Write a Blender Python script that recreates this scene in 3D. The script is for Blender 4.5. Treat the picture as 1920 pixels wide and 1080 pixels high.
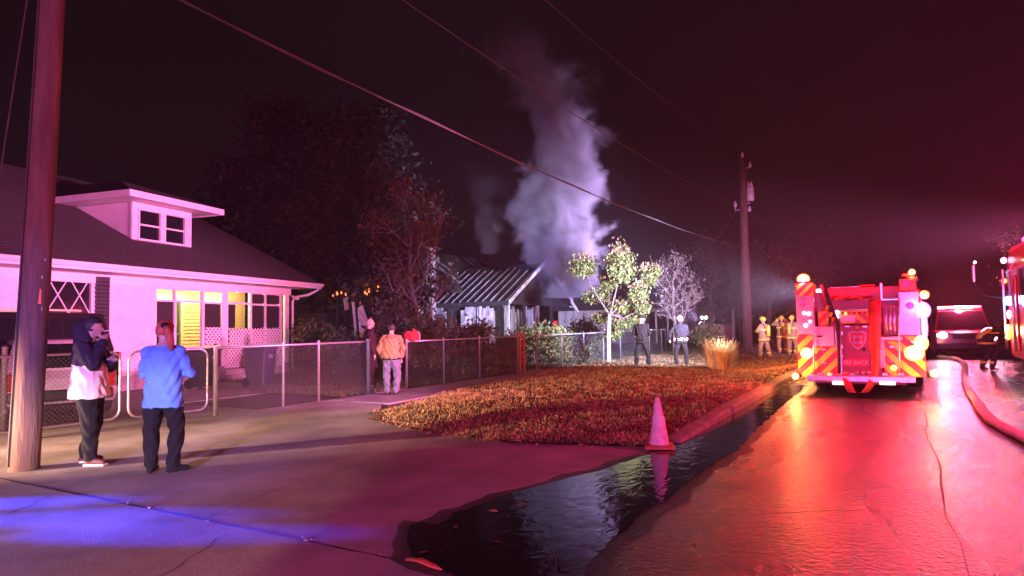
import bpy, math, random
import numpy as np
from mathutils import Vector, Matrix

for o in list(bpy.data.objects): bpy.data.objects.remove(o)
SC = bpy.context.scene
COL = SC.collection
R = math.radians
random.seed(7)
RNG = np.random.default_rng(7)

# ------------------------------------------------------------------ camera
FPX, CAMH, YAW, PITCH, ROLL = 1250.0, 1.5, R(30), math.atan(72/1250), R(1.1)
cf = np.array([-math.sin(YAW)*math.cos(PITCH), math.cos(YAW)*math.cos(PITCH), math.sin(PITCH)])
cr0 = np.array([math.cos(YAW), math.sin(YAW), 0.0]); cu0 = np.cross(cr0, cf)
cr = cr0*math.cos(ROLL)-cu0*math.sin(ROLL); cu = cu0*math.cos(ROLL)+cr0*math.sin(ROLL)
CC = np.array([0, 0, CAMH])
cam = bpy.data.cameras.new('camera'); camo = bpy.data.objects.new('camera', cam); COL.objects.link(camo)
cam.sensor_width = 36; cam.lens = 36*FPX/1920; cam.clip_start = .05; cam.clip_end = 1500
camo.matrix_world = Matrix(((cr[0], cu[0], -cf[0], 0), (cr[1], cu[1], -cf[1], 0), (cr[2], cu[2], -cf[2], CAMH), (0, 0, 0, 1)))
SC.camera = camo
SC.view_settings.view_transform = 'Standard'; SC.view_settings.look = 'None'
SC.view_settings.exposure = 0.4; SC.view_settings.gamma = 1.0
SC.render.engine = 'CYCLES'
SC.cycles.use_denoising = True; SC.cycles.denoising_prefilter = 'ACCURATE'
SC.cycles.max_bounces = 5; SC.cycles.volume_bounces = 1; SC.cycles.transparent_max_bounces = 8
SC.cycles.diffuse_bounces = 2; SC.cycles.glossy_bounces = 3
SC.cycles.sample_clamp_indirect = 4.0
SC.cycles.volume_max_steps = 128

# ------------------------------------------------------------------ night sky
W = bpy.data.worlds.new('World'); SC.world = W; W.use_nodes = True
wt = W.node_tree; wt.nodes.clear()
wo = wt.nodes.new('ShaderNodeOutputWorld'); wb = wt.nodes.new('ShaderNodeBackground'); wb2 = wt.nodes.new('ShaderNodeBackground')
sk = wt.nodes.new('ShaderNodeTexSky'); sk.sky_type = 'NISHITA'; sk.sun_disc = False
sk.sun_elevation = R(-4); sk.sun_rotation = R(200)
wadd = wt.nodes.new('ShaderNodeAddShader')
wt.links.new(sk.outputs[0], wb.inputs[0]); wb.inputs[1].default_value = 0.004
wb2.inputs[0].default_value = (0.0052, 0.0022, 0.0032, 1); wb2.inputs[1].default_value = 1.0   # town glow on the smoke-filled night sky
wt.links.new(wb.outputs[0], wadd.inputs[0]); wt.links.new(wb2.outputs[0], wadd.inputs[1]); wt.links.new(wadd.outputs[0], wo.inputs[0])

def ray(px, py): return cf+cr*((px-960)/FPX)+cu*(-(py-540)/FPX)
def G(px, py, z=0.0):
    d = ray(px, py); return CC+d*((z-CAMH)/d[2])
def onX(px, py, X): d = ray(px, py); return CC+d*(X/d[0])
def onY(px, py, Y): d = ray(px, py); return CC+d*(Y/d[1])
def atD(px, py, D): return CC+ray(px, py)*D

# ------------------------------------------------------------------ materials
MATS = {}
def mat(name, col=(.5, .5, .5), rough=.6, var=.15, scale=8.0, bump=0.0, bscale=40.0, metal=0.0, spec=.5, col2=None,
        emit=None, estr=0.0, stretch=(1, 1, 1), trans=0.0, coat=0.0, alpha=1.0, rvar=0.0, sheen=0.0, back=0.0):
    if name in MATS: return MATS[name]
    m = bpy.data.materials.new(name); m.use_nodes = True; MATS[name] = m
    t = m.node_tree; N = t.nodes; L = t.links
    p = N['Principled BSDF']
    tc = N.new('ShaderNodeTexCoord'); mp = N.new('ShaderNodeMapping'); mp.inputs['Scale'].default_value = stretch
    L.new(tc.outputs['Object'], mp.inputs['Vector'])
    nz = N.new('ShaderNodeTexNoise'); nz.inputs['Scale'].default_value = scale; nz.inputs['Detail'].default_value = 5; nz.inputs['Roughness'].default_value = .62
    L.new(mp.outputs[0], nz.inputs['Vector'])
    rp = N.new('ShaderNodeValToRGB')
    c2 = col2 if col2 else tuple(min(1, c*(1+var*1.4)) for c in col)
    c1 = tuple(c*(1-var*1.4) for c in col) if not col2 else col
    rp.color_ramp.elements[0].position = .3; rp.color_ramp.elements[1].position = .7
    rp.color_ramp.elements[0].color = (*c1, 1); rp.color_ramp.elements[1].color = (*c2, 1)
    L.new(nz.outputs['Fac'], rp.inputs[0]); L.new(rp.outputs[0], p.inputs['Base Color'])
    p.inputs['Roughness'].default_value = rough; p.inputs['Metallic'].default_value = metal
    p.inputs['Specular IOR Level'].default_value = spec
    if rvar:
        mr = N.new('ShaderNodeMapRange'); mr.inputs[1].default_value = .3; mr.inputs[2].default_value = .7
        mr.inputs[3].default_value = max(.02, rough-rvar); mr.inputs[4].default_value = min(1, rough+rvar)
        L.new(nz.outputs['Fac'], mr.inputs[0]); L.new(mr.outputs[0], p.inputs['Roughness'])
    if trans: p.inputs['Transmission Weight'].default_value = trans
    if coat: p.inputs['Coat Weight'].default_value = coat; p.inputs['Coat Roughness'].default_value = .08
    if alpha < 1: p.inputs['Alpha'].default_value = alpha
    if sheen: p.inputs['Sheen Weight'].default_value = sheen
    if emit: p.inputs['Emission Color'].default_value = (*emit, 1); p.inputs['Emission Strength'].default_value = estr
    if bump:
        nb = N.new('ShaderNodeTexNoise'); nb.inputs['Scale'].default_value = bscale; nb.inputs['Detail'].default_value = 4
        L.new(mp.outputs[0], nb.inputs['Vector'])
        bp = N.new('ShaderNodeBump'); bp.inputs['Strength'].default_value = min(1, bump); bp.inputs['Distance'].default_value = .02
        L.new(nb.outputs['Fac'], bp.inputs['Height']); L.new(bp.outputs[0], p.inputs['Normal'])
    return m
def glow(name, col, s):
    if name in MATS: return MATS[name]
    m = bpy.data.materials.new(name); m.use_nodes = True; MATS[name] = m
    t = m.node_tree; p = t.nodes['Principled BSDF']; p.inputs['Base Color'].default_value = (.5, .45, .4, 1); p.inputs['Roughness'].default_value = .2
    p.inputs['Emission Color'].default_value = (*col, 1); p.inputs['Emission Strength'].default_value = s
    return m

# ------------------------------------------------------------------ mesh building
class MB:
    def __init__(s): s.v = []; s.f = []; s.m = []
    def add(s, vs, fs, mi=0):
        k = len(s.v); s.v += [tuple(map(float, q)) for q in vs]; s.f += [tuple(i+k for i in f) for f in fs]; s.m += [mi]*len(fs); return s
    def box(s, c, d, mi=0, rz=0.0, rot=None, top=(1, 1)):
        x, y, z = d[0]/2, d[1]/2, d[2]/2; tx, ty = top
        p = [(-x, -y, -z), (x, -y, -z), (x, y, -z), (-x, y, -z), (-x*tx, -y*ty, z), (x*tx, -y*ty, z), (x*tx, y*ty, z), (-x*tx, y*ty, z)]
        M = rot if rot is not None else (Matrix.Rotation(rz, 3, 'Z') if rz else None)
        if M is not None: p = [M @ Vector(q) for q in p]
        return s.add([(q[0]+c[0], q[1]+c[1], q[2]+c[2]) for q in p], [(0, 3, 2, 1), (4, 5, 6, 7), (0, 1, 5, 4), (1, 2, 6, 5), (2, 3, 7, 6), (3, 0, 4, 7)], mi)
    def b2(s, a, b, mi=0):
        return s.box([(a[i]+b[i])/2 for i in range(3)], [abs(b[i]-a[i]) for i in range(3)], mi)
    def bar(s, a, b, w, h, mi=0, up=(0, 0, 1)):
        a = Vector(a); b = Vector(b); d = (b-a); L = d.length
        if L < 1e-6: return s
        d.normalize(); u = Vector(up)
        if abs(d.dot(u)) > .98: u = Vector((1, 0, 0))
        x = d.cross(u).normalized(); z = x.cross(d).normalized()
        vs = []
        for q in (a, b):
            for sx, sz in ((-1, -1), (1, -1), (1, 1), (-1, 1)): vs.append(q+x*(sx*w/2)+z*(sz*h/2))
        return s.add(vs, [(0, 1, 2, 3), (7, 6, 5, 4), (0, 4, 5, 1), (1, 5, 6, 2), (2, 6, 7, 3), (3, 7, 4, 0)], mi)
    def tube(s, pts, r, n=8, mi=0, caps=True, flat=1.0):
        pts = [Vector(tuple(p)) for p in pts]; m = len(pts)
        rs = r if hasattr(r, '__len__') else [r]*m
        vs = []; pu = None
        for i, p in enumerate(pts):
            d = (pts[min(i+1, m-1)]-pts[max(i-1, 0)]).normalized()
            if pu is None:
                u = Vector((0, 0, 1)) if abs(d.z) < .9 else Vector((1, 0, 0))
            else: u = pu
            x = d.cross(u)
            if x.length < 1e-5: x = d.cross(Vector((0, 1, .3)))
            x.normalize(); u = x.cross(d).normalized(); pu = u
            for k in range(n):
                a = 2*math.pi*k/n; vs.append(p+x*(math.cos(a)*rs[i])+u*(math.sin(a)*rs[i]*flat))
        fs = []
        for i in range(m-1):
            for k in range(n):
                k2 = (k+1) % n; fs.append((i*n+k, i*n+k2, (i+1)*n+k2, (i+1)*n+k))
        if caps: fs.append(tuple(range(n-1, -1, -1))); fs.append(tuple((m-1)*n+k for k in range(n)))
        return s.add(vs, fs, mi)
    def cyl(s, a, b, r0, r1=None, n=12, mi=0): return s.tube([a, b], [r0, r0 if r1 is None else r1], n, mi)
    def ball(s, c, r, seg=12, ring=8, mi=0):
        rx, ry, rz = r if hasattr(r, '__len__') else (r, r, r)
        vs = [(c[0], c[1], c[2]+rz)]
        for i in range(1, ring):
            t = math.pi*i/ring
            for k in range(seg):
                a = 2*math.pi*k/seg; vs.append((c[0]+rx*math.sin(t)*math.cos(a), c[1]+ry*math.sin(t)*math.sin(a), c[2]+rz*math.cos(t)))
        vs.append((c[0], c[1], c[2]-rz)); fs = []
        for k in range(seg): fs.append((0, 1+k, 1+(k+1) % seg))
        for i in range(ring-2):
            for k in range(seg):
                a = 1+i*seg+k; b = 1+i*seg+(k+1) % seg; fs.append((a, a+seg, b+seg, b))
        e = len(vs)-1; q = 1+(ring-2)*seg
        for k in range(seg): fs.append((e, q+(k+1) % seg, q+k))
        return s.add(vs, fs, mi)
    def loft(s, rings, mi=0, n=14):           # rings: (cx, cy, cz, rx, ry) horizontal ellipses
        vs = []
        for (x, y, z, rx, ry) in rings:
            for k in range(n):
                a = 2*math.pi*k/n; c, d = math.cos(a), math.sin(a)
                vs.append((x+rx*math.copysign(abs(c)**.85, c), y+ry*math.copysign(abs(d)**.85, d), z))
        fs = []; m = len(rings)
        for i in range(m-1):
            for k in range(n):
                k2 = (k+1) % n; fs.append((i*n+k, i*n+k2, (i+1)*n+k2, (i+1)*n+k))
        fs.append(tuple(range(n-1, -1, -1))); fs.append(tuple((m-1)*n+k for k in range(n)))
        return s.add(vs, fs, mi)
    def prism(s, loop, vec, mi=0):
        n = len(loop); v = Vector(vec); a = [Vector(tuple(p)) for p in loop]
        fs = [tuple(range(n-1, -1, -1)), tuple(range(n, 2*n))]+[(i, (i+1) % n, n+(i+1) % n, n+i) for i in range(n)]
        return s.add(a+[p+v for p in a], fs, mi)
    def build(s, name, mats, parent=None, smooth=False, bevel=0.0, kind=None):
        me = bpy.data.meshes.new(name); me.from_pydata(s.v, [], s.f)
        for m in (mats if isinstance(mats, (list, tuple)) else [mats]): me.materials.append(m)
        if any(s.m): me.polygons.foreach_set('material_index', s.m)
        if smooth: me.polygons.foreach_set('use_smooth', [True]*len(me.polygons))
        me.validate(); me.update()
        return link(name, me, parent, bevel, kind)
def link(name, me, parent=None, bevel=0.0, kind=None):
    o = bpy.data.objects.new(name, me); COL.objects.link(o)
    if parent is not None: o.parent = parent
    if bevel:
        b = o.modifiers.new('bevel', 'BEVEL'); b.width = bevel; b.segments = 2; b.limit_method = 'ANGLE'; b.angle_limit = R(40)
    if kind: o['kind'] = kind
    return o
def tag(o, label, cat, group=None):
    o['label'] = label; o['category'] = cat
    if group: o['group'] = group
    return o
def thing(name, label, cat, loc=(0, 0, 0), rz=0.0, group=None):
    o = bpy.data.objects.new(name, None); o.empty_display_size = .2; COL.objects.link(o)
    o.location = tuple(map(float, loc)); o.rotation_euler = (0, 0, rz)
    return tag(o, label, cat, group)
def struct(o): o['kind'] = 'structure'; return o
def quads_mesh(name, P, U, V, mi, mats, parent=None, kind=None):      # many small leaf faces as one mesh
    n = len(P); vs = np.empty((n*4, 3)); vs[0::4] = P-U-V*.15; vs[1::4] = P+U*.15-V; vs[2::4] = P+U+V*.15; vs[3::4] = P-U*.15+V
    me = bpy.data.meshes.new(name); me.vertices.add(n*4); me.vertices.foreach_set('co', vs.ravel())
    me.loops.add(n*4); me.loops.foreach_set('vertex_index', np.arange(n*4, dtype=np.int32))
    me.polygons.add(n); me.polygons.foreach_set('loop_start', np.arange(0, n*4, 4, dtype=np.int32))
    try: me.polygons.foreach_set('loop_total', np.full(n, 4, dtype=np.int32))
    except Exception: pass
    for m in mats: me.materials.append(m)
    me.polygons.foreach_set('material_index', np.asarray(mi, dtype=np.int32)); me.update(calc_edges=True)
    return link(name, me, parent, 0, kind)
def lamp(name, kind, loc, col, power, parent=None, radius=.08, aim=None, angle=60, blend=.4):
    l = bpy.data.lights.new(name, kind); l.color = col; l.energy = power; l.shadow_soft_size = radius
    o = bpy.data.objects.new(name, l); COL.objects.link(o); o.location = tuple(map(float, loc))
    if kind == 'SPOT':
        l.spot_size = R(angle); l.spot_blend = blend
    if aim is not None:
        o.rotation_euler = Vector(tuple(aim)).to_track_quat('-Z', 'Y').to_euler()
    if parent is not None: o.parent = parent
    return o
def text_mesh(name, s, size, m, parent, loc, rot, depth=.004, align='CENTER'):
    c = bpy.data.curves.new(name, 'FONT'); c.body = s; c.size = size; c.extrude = depth; c.align_x = align; c.align_y = 'CENTER'
    t = bpy.data.objects.new('tmp', c); COL.objects.link(t)
    dg = bpy.context.evaluated_depsgraph_get(); me = bpy.data.meshes.new_from_object(t.evaluated_get(dg))
    bpy.data.objects.remove(t); me.materials.clear(); me.materials.append(m)
    o = link(name, me, parent); o.location = loc; o.rotation_euler = rot; return o
def copy_tree(o, parent=None):
    c = o.copy(); COL.objects.link(c); c.parent = parent
    for ch in list(o.children): copy_tree(ch, c)
    return c
# ------------------------------------------------------------------ people: one continuous remeshed body, built first while the scene is light
skin = mat('skin', (.42, .25, .18), .5, .1, 30, .1, 80)
def fabric(n, c, r=.9, b=.6, bs=16.0): return mat(n, c, r, .14, 6, b, bs, spec=.25, stretch=(1, 1, .45))
black_cloth = fabric('black_cloth', (.007, .007, .008)); dark_cloth = fabric('dark_fleece', (.022, .018, .026)); cream = fabric('cream_jacket', (.62, .55, .45))
blue_shirt = mat('blue_shirt', (.1, .25, .6), .9, .05, 6, .45, 22, spec=.25, stretch=(1, 1, .5)); hair_red_lit = mat('red_lit_hair', (.35, .06, .03), .6, .4, 40, .8, 60, stretch=(1, 1, .2)); hair_dark = mat('dark_hair', (.02, .014, .012), .6, .3, 40, .6, 60)  # the ponytail's hair colour carries the red light falling on it
tan = fabric('tan_jacket', (.36, .19, .07)); denim = fabric('faded_denim', (.13, .13, .16)); navy = fabric('navy_uniform', (.012, .009, .012)); leather = mat('black_leather', (.01, .01, .01), .4)
turnout = fabric('turnout_tan', (.35, .24, .1)); turnout_dk = fabric('turnout_black', (.03, .028, .03)); reflect = mat('reflective_yellow', (.85, .75, .08), .4, .1, 20)
helmet_red = mat('red_helmet', (.6, .03, .02), .35); shoe_red = mat('dark_trainer', (.07, .02, .02), .6); sole = mat('white_sole', (.7, .65, .6), .7); eye_m = mat('eye_dark', (.01, .01, .01), .2)
glove = mat('work_glove', (.05, .045, .04), .8); metal_s = mat('steel_fitting', (.55, .55, .55), .3, .1, metal=.9); helmet_yel = mat('yellow_helmet', (.7, .55, .05), .4)

def V3(*a): return np.array(a, float)
def cap(p0, p1, r0, r1, mi, fx=1.0): return dict(p0=np.array(p0, float), p1=np.array(p1, float), r0=r0, r1=r1, mi=mi)
def capmesh(mb, c, n=12):
    p0, p1, r0, r1 = c['p0'], c['p1'], c['r0'], c['r1']; d = p1-p0; L = np.linalg.norm(d)
    if L < 1e-4: mb.ball(p0, r0, 12, 8); return
    d = d/L; pts = []; rs = []
    for a in (80, 55, 28): pts.append(p0-d*r0*math.sin(R(a))); rs.append(r0*math.cos(R(a)))
    for t in (0, .5, 1): pts.append(p0+(p1-p0)*t); rs.append(r0+(r1-r0)*t)
    for a in (28, 55, 80): pts.append(p1+d*r1*math.sin(R(a))); rs.append(r1*math.cos(R(a)))
    mb.tube(pts, rs, n)
def person(label, loc, heading, H, mats, arms, lean=0.0, stance=.11, jacket=.0, bulk=1.0, legr=1.0, hem=.84, voxel=.013, feet=(0, 0), head_turn=0.0, head_nod=0.0,
           hand_skin=True, extras=None, group=None, knees=(0, 0), shoulders=.185, step=(0, 0), hood=False):
    """mats: skin, top, legs, shoes, [upper] ; arms: ((elbowL, wristL), (elbowR, wristR)) in a 1.75 m body facing +Y, x right"""
    root = thing('person', label, 'person', loc, heading, group); k = H/1.75
    def ln(p):            # forward lean of everything above the hips
        x, y, z = p
        if z > .95 and lean: dz = z-.95; return V3(x, y+dz*math.sin(lean), .95+dz*math.cos(lean))
        return V3(x, y, z)
    prims = []; mb = MB()
    A = prims.append
    # torso rings
    b = bulk
    rings = [(hem, .0, .187*b+jacket, .145*b+jacket), (.92, 0, .172*b+jacket, .125*b+jacket), (1.04, 0, .16*b+jacket, .118*b+jacket), (1.18, .0, .17*b+jacket*.8, .122*b+jacket*.8),
             (1.32, -.005, .185*b+jacket*.6, .122*b+jacket*.6), (1.41, -.01, .165*b+jacket*.4, .105*b+jacket*.3), (1.455, -.012, .10*b, .08*b), (1.50, -.008, .062, .062)]
    rr = []
    for (z, y, rx, ry) in rings:
        q = ln((0, y, z)); rr.append((q[0], q[1], q[2], rx, ry))
    mb.loft(rr, n=18)
    for i in range(len(rr)-1):
        a, c = rr[i], rr[i+1]; up = 4 if (len(mats) > 4 and rings[i][0] >= 1.17) else 1
        prims.append(dict(p0=np.array(a[:3]), p1=np.array(c[:3]), r0=a[3], r1=c[3], mi=up, ell=(a[3], a[4])))
    A(cap(ln((0, -.005, 1.47)), ln((0, .01, 1.58)), .058, .056, 0))
    # head
    hx = math.sin(-head_turn); hy = math.cos(head_turn); hc = ln((0, .025, 1.645)); hf = V3(hx, hy, -head_nod)
    heads = MB()
    heads.ball(tuple(hc), (.084, .103, .12), 18, 14)
    hv = []
    Mh = Matrix.Rotation(head_turn, 3, 'Z')
    for v in heads.v:
        q = Vector(v)-Vector(hc); 
        if q.z < 0: q.x *= 1-.28*abs(q.z)/.11; 
        hv.append(tuple(Mh @ q+Vector(hc)))
    mb.add(hv, heads.f)
    A(dict(p0=hc-V3(0, 0, .03), p1=hc+V3(0, 0, .03), r0=.085, r1=.085, mi=0))
    sx = V3(hy, -hx, 0)
    for c in (cap(hc+hf*.088+V3(0, 0, .018), hc+hf*.113+V3(0, 0, -.022), .011, .016, 0), cap(hc+hf*.06+V3(0, 0, -.085), hc+hf*.075+V3(0, 0, -.092), .028, .022, 0),
              cap(hc+hf*.086+V3(0, 0, -.05)-sx*.015, hc+hf*.086+V3(0, 0, -.05)+sx*.015, .013, .013, 0),
              cap(hc+sx*.079+V3(0, 0, .02), hc+sx*.082+V3(0, 0, -.025), .018, .012, 0), cap(hc-sx*.079+V3(0, 0, .02), hc-sx*.082+V3(0, 0, -.025), .018, .012, 0)):
        A(c); capmesh(mb, c, 8)
    capmesh(mb, prims[len(rr)-1])
    # legs
    for si, s in enumerate((-1, 1)):
        hip = V3(s*.085, 0, .90); fy = step[si]
        kn = V3(s*(.085+stance)*.5+s*.045, .025+knees[si]+fy*.5, .49); an = V3(s*stance, -.02+fy, .085)
        ft = feet[si]; fd = V3(math.sin(ft), math.cos(ft), 0)
        for c in (cap(hip, kn, .092*legr*b**.5, .07*legr, 2), cap(kn, an+V3(0, 0, .03), .07*legr, .058*legr, 2), cap(hip+V3(-s*.03, -.03, .03), hip+V3(-s*.02, -.03, -.03), .1*b, .09*b, 2),
                  cap(an+V3(0, 0, -.03), an+fd*.15+V3(0, 0, -.045), .046, .036, 3), cap(an-fd*.04+V3(0, 0, -.045), an+fd*.05+V3(0, 0, -.045), .038, .038, 3)):
            A(c); capmesh(mb, c)
    # arms
    for si, s in enumerate((-1, 1)):
        sh = ln((s*shoulders, -.005, 1.40)); el, wr = [ln(p) for p in arms[si]]; top = 4 if len(mats) > 4 else 1
        for c in (cap(sh-V3(s*.06, 0, -.01), sh, .062*b+jacket*.3, .058*b+jacket*.5, top), cap(sh, el, .054*b+jacket*.55, .046*b+jacket*.6, top), cap(el, wr, .046*b+jacket*.6, .034*b+jacket*.5, top)):
            A(c); capmesh(mb, c)
        d = wr-el; d = d/np.linalg.norm(d); hm = 0 if hand_skin else 5
        side = np.cross(d, V3(0, 0, 1)); 
        if np.linalg.norm(side) < .2: side = V3(0, 1, 0)
        side = side/np.linalg.norm(side); nrm = np.cross(side, d)
        c = cap(wr+d*.03, wr+d*.085, .03, .036, hm); A(c); capmesh(mb, c)
        for q, (o, l) in enumerate(((-.03, .058), (-.01, .07), (.011, .066), (.03, .05))):
            b0 = wr+d*.105+side*o; m1 = b0+d*l*.55-nrm*.012; e1 = m1+d*l*.35-nrm*.028
            for c in (cap(wr+d*.08+side*o*.8, m1, .0115, .0105, hm), cap(m1, e1, .0105, .009, hm)): A(c); capmesh(mb, c, 8)
        c = cap(wr+d*.055+side*.03*-s, wr+d*.1+side*.062*-s-nrm*.015, .014, .0105, hm); A(c); capmesh(mb, c, 8)
    me = bpy.data.meshes.new('tmp'); me.from_pydata(mb.v, [], mb.f); me.update()
    t = bpy.data.objects.new('tmp', me); COL.objects.link(t)
    rm = t.modifiers.new('r', 'REMESH'); rm.mode = 'VOXEL'; rm.voxel_size = voxel; rm.use_smooth_shade = True
    sm = t.modifiers.new('s', 'SMOOTH'); sm.factor = .5; sm.iterations = 3 if voxel < .014 else 2
    dg = bpy.context.evaluated_depsgraph_get(); bm = bpy.data.meshes.new_from_object(t.evaluated_get(dg)); bpy.data.objects.remove(t)
    n = len(bm.polygons); cen = np.empty(n*3); bm.polygons.foreach_get('center', cen); cen = cen.reshape(-1, 3)
    best = np.full(n, 9.0); mi = np.zeros(n, int); tor = np.zeros(n, bool)
    for p in prims:
        d = p['p1']-p['p0']; L2 = max(1e-9, d@d); tt = np.clip(((cen-p['p0'])@d)/L2, 0, 1); q = cen-(p['p0']+tt[:, None]*d)
        if 'ell' in p: q = q*np.array([1, p['ell'][0]/max(.02, p['ell'][1]), 1])
        dist = np.linalg.norm(q, axis=1)-(p['r0']+(p['r1']-p['r0'])*tt)
        w = dist < best; best[w] = dist[w]; mi[w] = p['mi']; tor[w] = 'ell' in p
    mi[(mi == 2) & (cen[:, 2] > hem+.012)] = 1; mi[tor & (cen[:, 2] < hem-.004)] = 2
    if not lean: mi[tor & (cen[:, 2] > 1.468)] = 0
    # cloth folds
    nv = len(bm.vertices); co = np.empty(nv*3); bm.vertices.foreach_get('co', co); co = co.reshape(-1, 3)
    nn = np.empty(nv*3); bm.vertices.foreach_get('normal', nn); nn = nn.reshape(-1, 3)
    ph = random.random()*9; amp = .0056*(co[:, 2] < 1.44)*(co[:, 2] > .1)*(1.0+jacket*8)
    fo = np.sin(co[:, 2]*34+6*np.sin(co[:, 0]*13+ph)+5*np.sin(co[:, 1]*11+ph*2))+.7*np.sin(co[:, 0]*47+co[:, 2]*19+ph*3)
    co += nn*(amp*fo)[:, None]; bm.vertices.foreach_set('co', (co*k).ravel())
    bm.materials.clear()
    for m in mats: bm.materials.append(m)
    while len(bm.materials) < 6: bm.materials.append(glove)
    bm.polygons.foreach_set('material_index', mi.astype(np.int32)); bm.polygons.foreach_set('use_smooth', [True]*n); bm.update()
    link('body', bm, root)
    for s in (-1, 1):     # eyes
        e = MB(); p = (hc+hf*.079+sx*s*.031+V3(0, 0, .012))*k; e.ball(tuple(p), .011, 8, 6); e.build('eye', eye_m, root, True)
    root['hc'] = 0; del root['hc']
    return root, hc*k, k, ln, Mh
def hair_cap(root, hc, k, Mh, m, kind='hair', back=.0):
    mb = MB(); t = MB(); t.ball((0, 0, 0), (.097, .115, .128), 18, 12)
    vs = []
    for v in t.v:
        q = Vector(v); front = q.y > .03
        if q.z < (.035 if front else -.055-back): q.z = (.035 if front else -.055-back)
        vs.append(tuple((Mh @ q)*k+Vector(hc)+Vector((0, 0, .008*k))))
    mb.add(vs, t.f); return mb.build(kind, m, root, True)
def cap_hat(root, hc, k, Mh, m):
    mb = MB(); t = MB(); t.ball((0, -.005, .035), (.099, .116, .094), 18, 10); t.box((0, .125, .045), (.13, .1, .012))
    mb.add([tuple((Mh @ Vector(v))*k+Vector(hc)) if v[2] > .03 or 1 else v for v in t.v], t.f); return mb.build('cap', m, root, True)
def fire_helmet(root, hc, k, Mh, m):
    t = MB(); t.ball((0, -.01, .04), (.11, .13, .115), 18, 10); t.tube([(0, -.02, .03), (0, -.02, .045)], [.165, .15], 18, 0)
    t.bar((0, -.13, .1), (0, .1, .16), .02, .04); t.box((0, .135, .1), (.07, .015, .09), 0)
    mb = MB(); mb.add([tuple((Mh @ Vector(v))*k+Vector(hc)) for v in t.v], t.f); return mb.build('helmet', m, root, True)
def bands(root, k, ln, jacket, zs, legs=True, m=None, arms=None):
    m = m or reflect
    for z in zs:
        q = ln((0, 0, z)); q2 = ln((0, 0, z+.06)); mb = MB(); rx, ry = .18+jacket, .135+jacket
        mb.loft([(q[0]*k, q[1]*k, q[2]*k, rx*k, ry*k), (q2[0]*k, q2[1]*k, q2[2]*k, rx*k, ry*k)], n=18); mb.build('reflective_band', m, root, True)
    if arms:
        for (e, w) in arms:
            e, w = ln(e), ln(w); a = e+(w-e)*.68; c = e+(w-e)*.9; MB().tube([a*k, c*k], [.068*k, .064*k], 12).build('reflective_band', m, root, True)
def legband(root, k, x, y=0.0, m=None):
    MB().tube([(x*k, y*k, .2*k), (x*k, y*k, .27*k)], [.085*k, .087*k], 14).build('reflective_band', m or reflect, root, True)

CAMH_ = R(30)     # heading that looks straight away from the photographer
down = ((-.25, -.03, 1.13), (-.26, .05, .88)); downr = ((.25, -.03, 1.13), (.26, .05, .88))

# hooded onlooker by the pole
arms1 = (((-.24, .12, 1.15), (.02, .27, 1.24)), ((.23, .14, 1.2), (.06, .16, 1.44)))
r, hc, k, ln, Mh = person('onlooker in a dark hood and cream jacket, hand raised to the mouth', G(165, 870), R(-52), 1.69, [skin, cream, black_cloth, shoe_red, dark_cloth], arms1, stance=.12,
    jacket=.045, bulk=1.12, legr=1.32, hem=.80, voxel=.011, feet=(-.25, .2), head_turn=.15, head_nod=.12, step=(-.06, .1))
hair_cap(r, hc, k, Mh, hair_dark)
mb = MB(); rg = []
for i, (z, y, rx, ry) in enumerate(((1.40, -.03, .15, .115), (1.47, -.055, .125, .12), (1.56, -.075, .115, .10), (1.64, -.085, .115, .09), (1.70, -.085, .09, .065), (1.74, -.08, .04, .03))): rg.append((0, y*k, z*k, rx*k, ry*k))
mb.loft(rg, n=18); mb.build('hood', dark_cloth, r, True)
mb = MB()
for s in (-1, 1): mb.tube([(s*.04*k, .115*k, 1.43*k), (s*.045*k, .155*k, 1.34*k), (s*.05*k, .17*k, 1.25*k)], .006, 6)
mb.build('drawstring', mat('blue_cord', (.2, .3, .6)), r)
mb = MB(); mb.cyl((.02*k, .16*k, 1.59*k), (.02*k, .22*k, 1.6*k), .006, .005, 8); mb.build('cigarette', sole, r)
for s, y, f in ((-1, -.06, -.25), (1, .1, .2)):
    mb = MB(); mb.bar((s*.12*k-math.sin(f)*.06, (y-.02)*k-.06, .012), (s*.12*k+math.sin(f)*.17, (y-.02)*k+.18, .012), .095, .022); mb.build('shoe_sole', sole, r, bevel=.008)
# onlooker in blue
arms2 = (((-.27, .07, 1.14), (-.02, .22, 1.16)), ((.275, .07, 1.14), (.04, .25, 1.2)))
r, hc, k, ln, Mh = person('onlooker in a blue shirt with a red-lit ponytail, arms folded', G(305, 886), R(32), 1.62, [skin, blue_shirt, black_cloth, black_cloth], arms2, stance=.125, jacket=.02, bulk=1.1,
    legr=1.28, hem=.76, voxel=.011, feet=(-.1, .9), head_turn=-.35)
hair_cap(r, hc, k, Mh, hair_red_lit)
mb = MB(); h = Vector(hc); pt = [h+Vector((.04, -.085, .03))*k, h+Vector((.08, -.13, .03))*k, h+Vector((.115, -.15, -.05))*k, h+Vector((.135, -.15, -.14))*k, h+Vector((.14, -.14, -.24))*k]
mb.tube(pt, [.03, .045, .042, .036, .012], 10); mb.build('ponytail', hair_red_lit, r, True)
mb = MB(); mb.tube([h+Vector((.035, -.1, .066))*k, h+Vector((.052, -.125, .06))*k], [.036, .036], 10); mb.build('hair_band', black_cloth, r, True)
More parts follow.
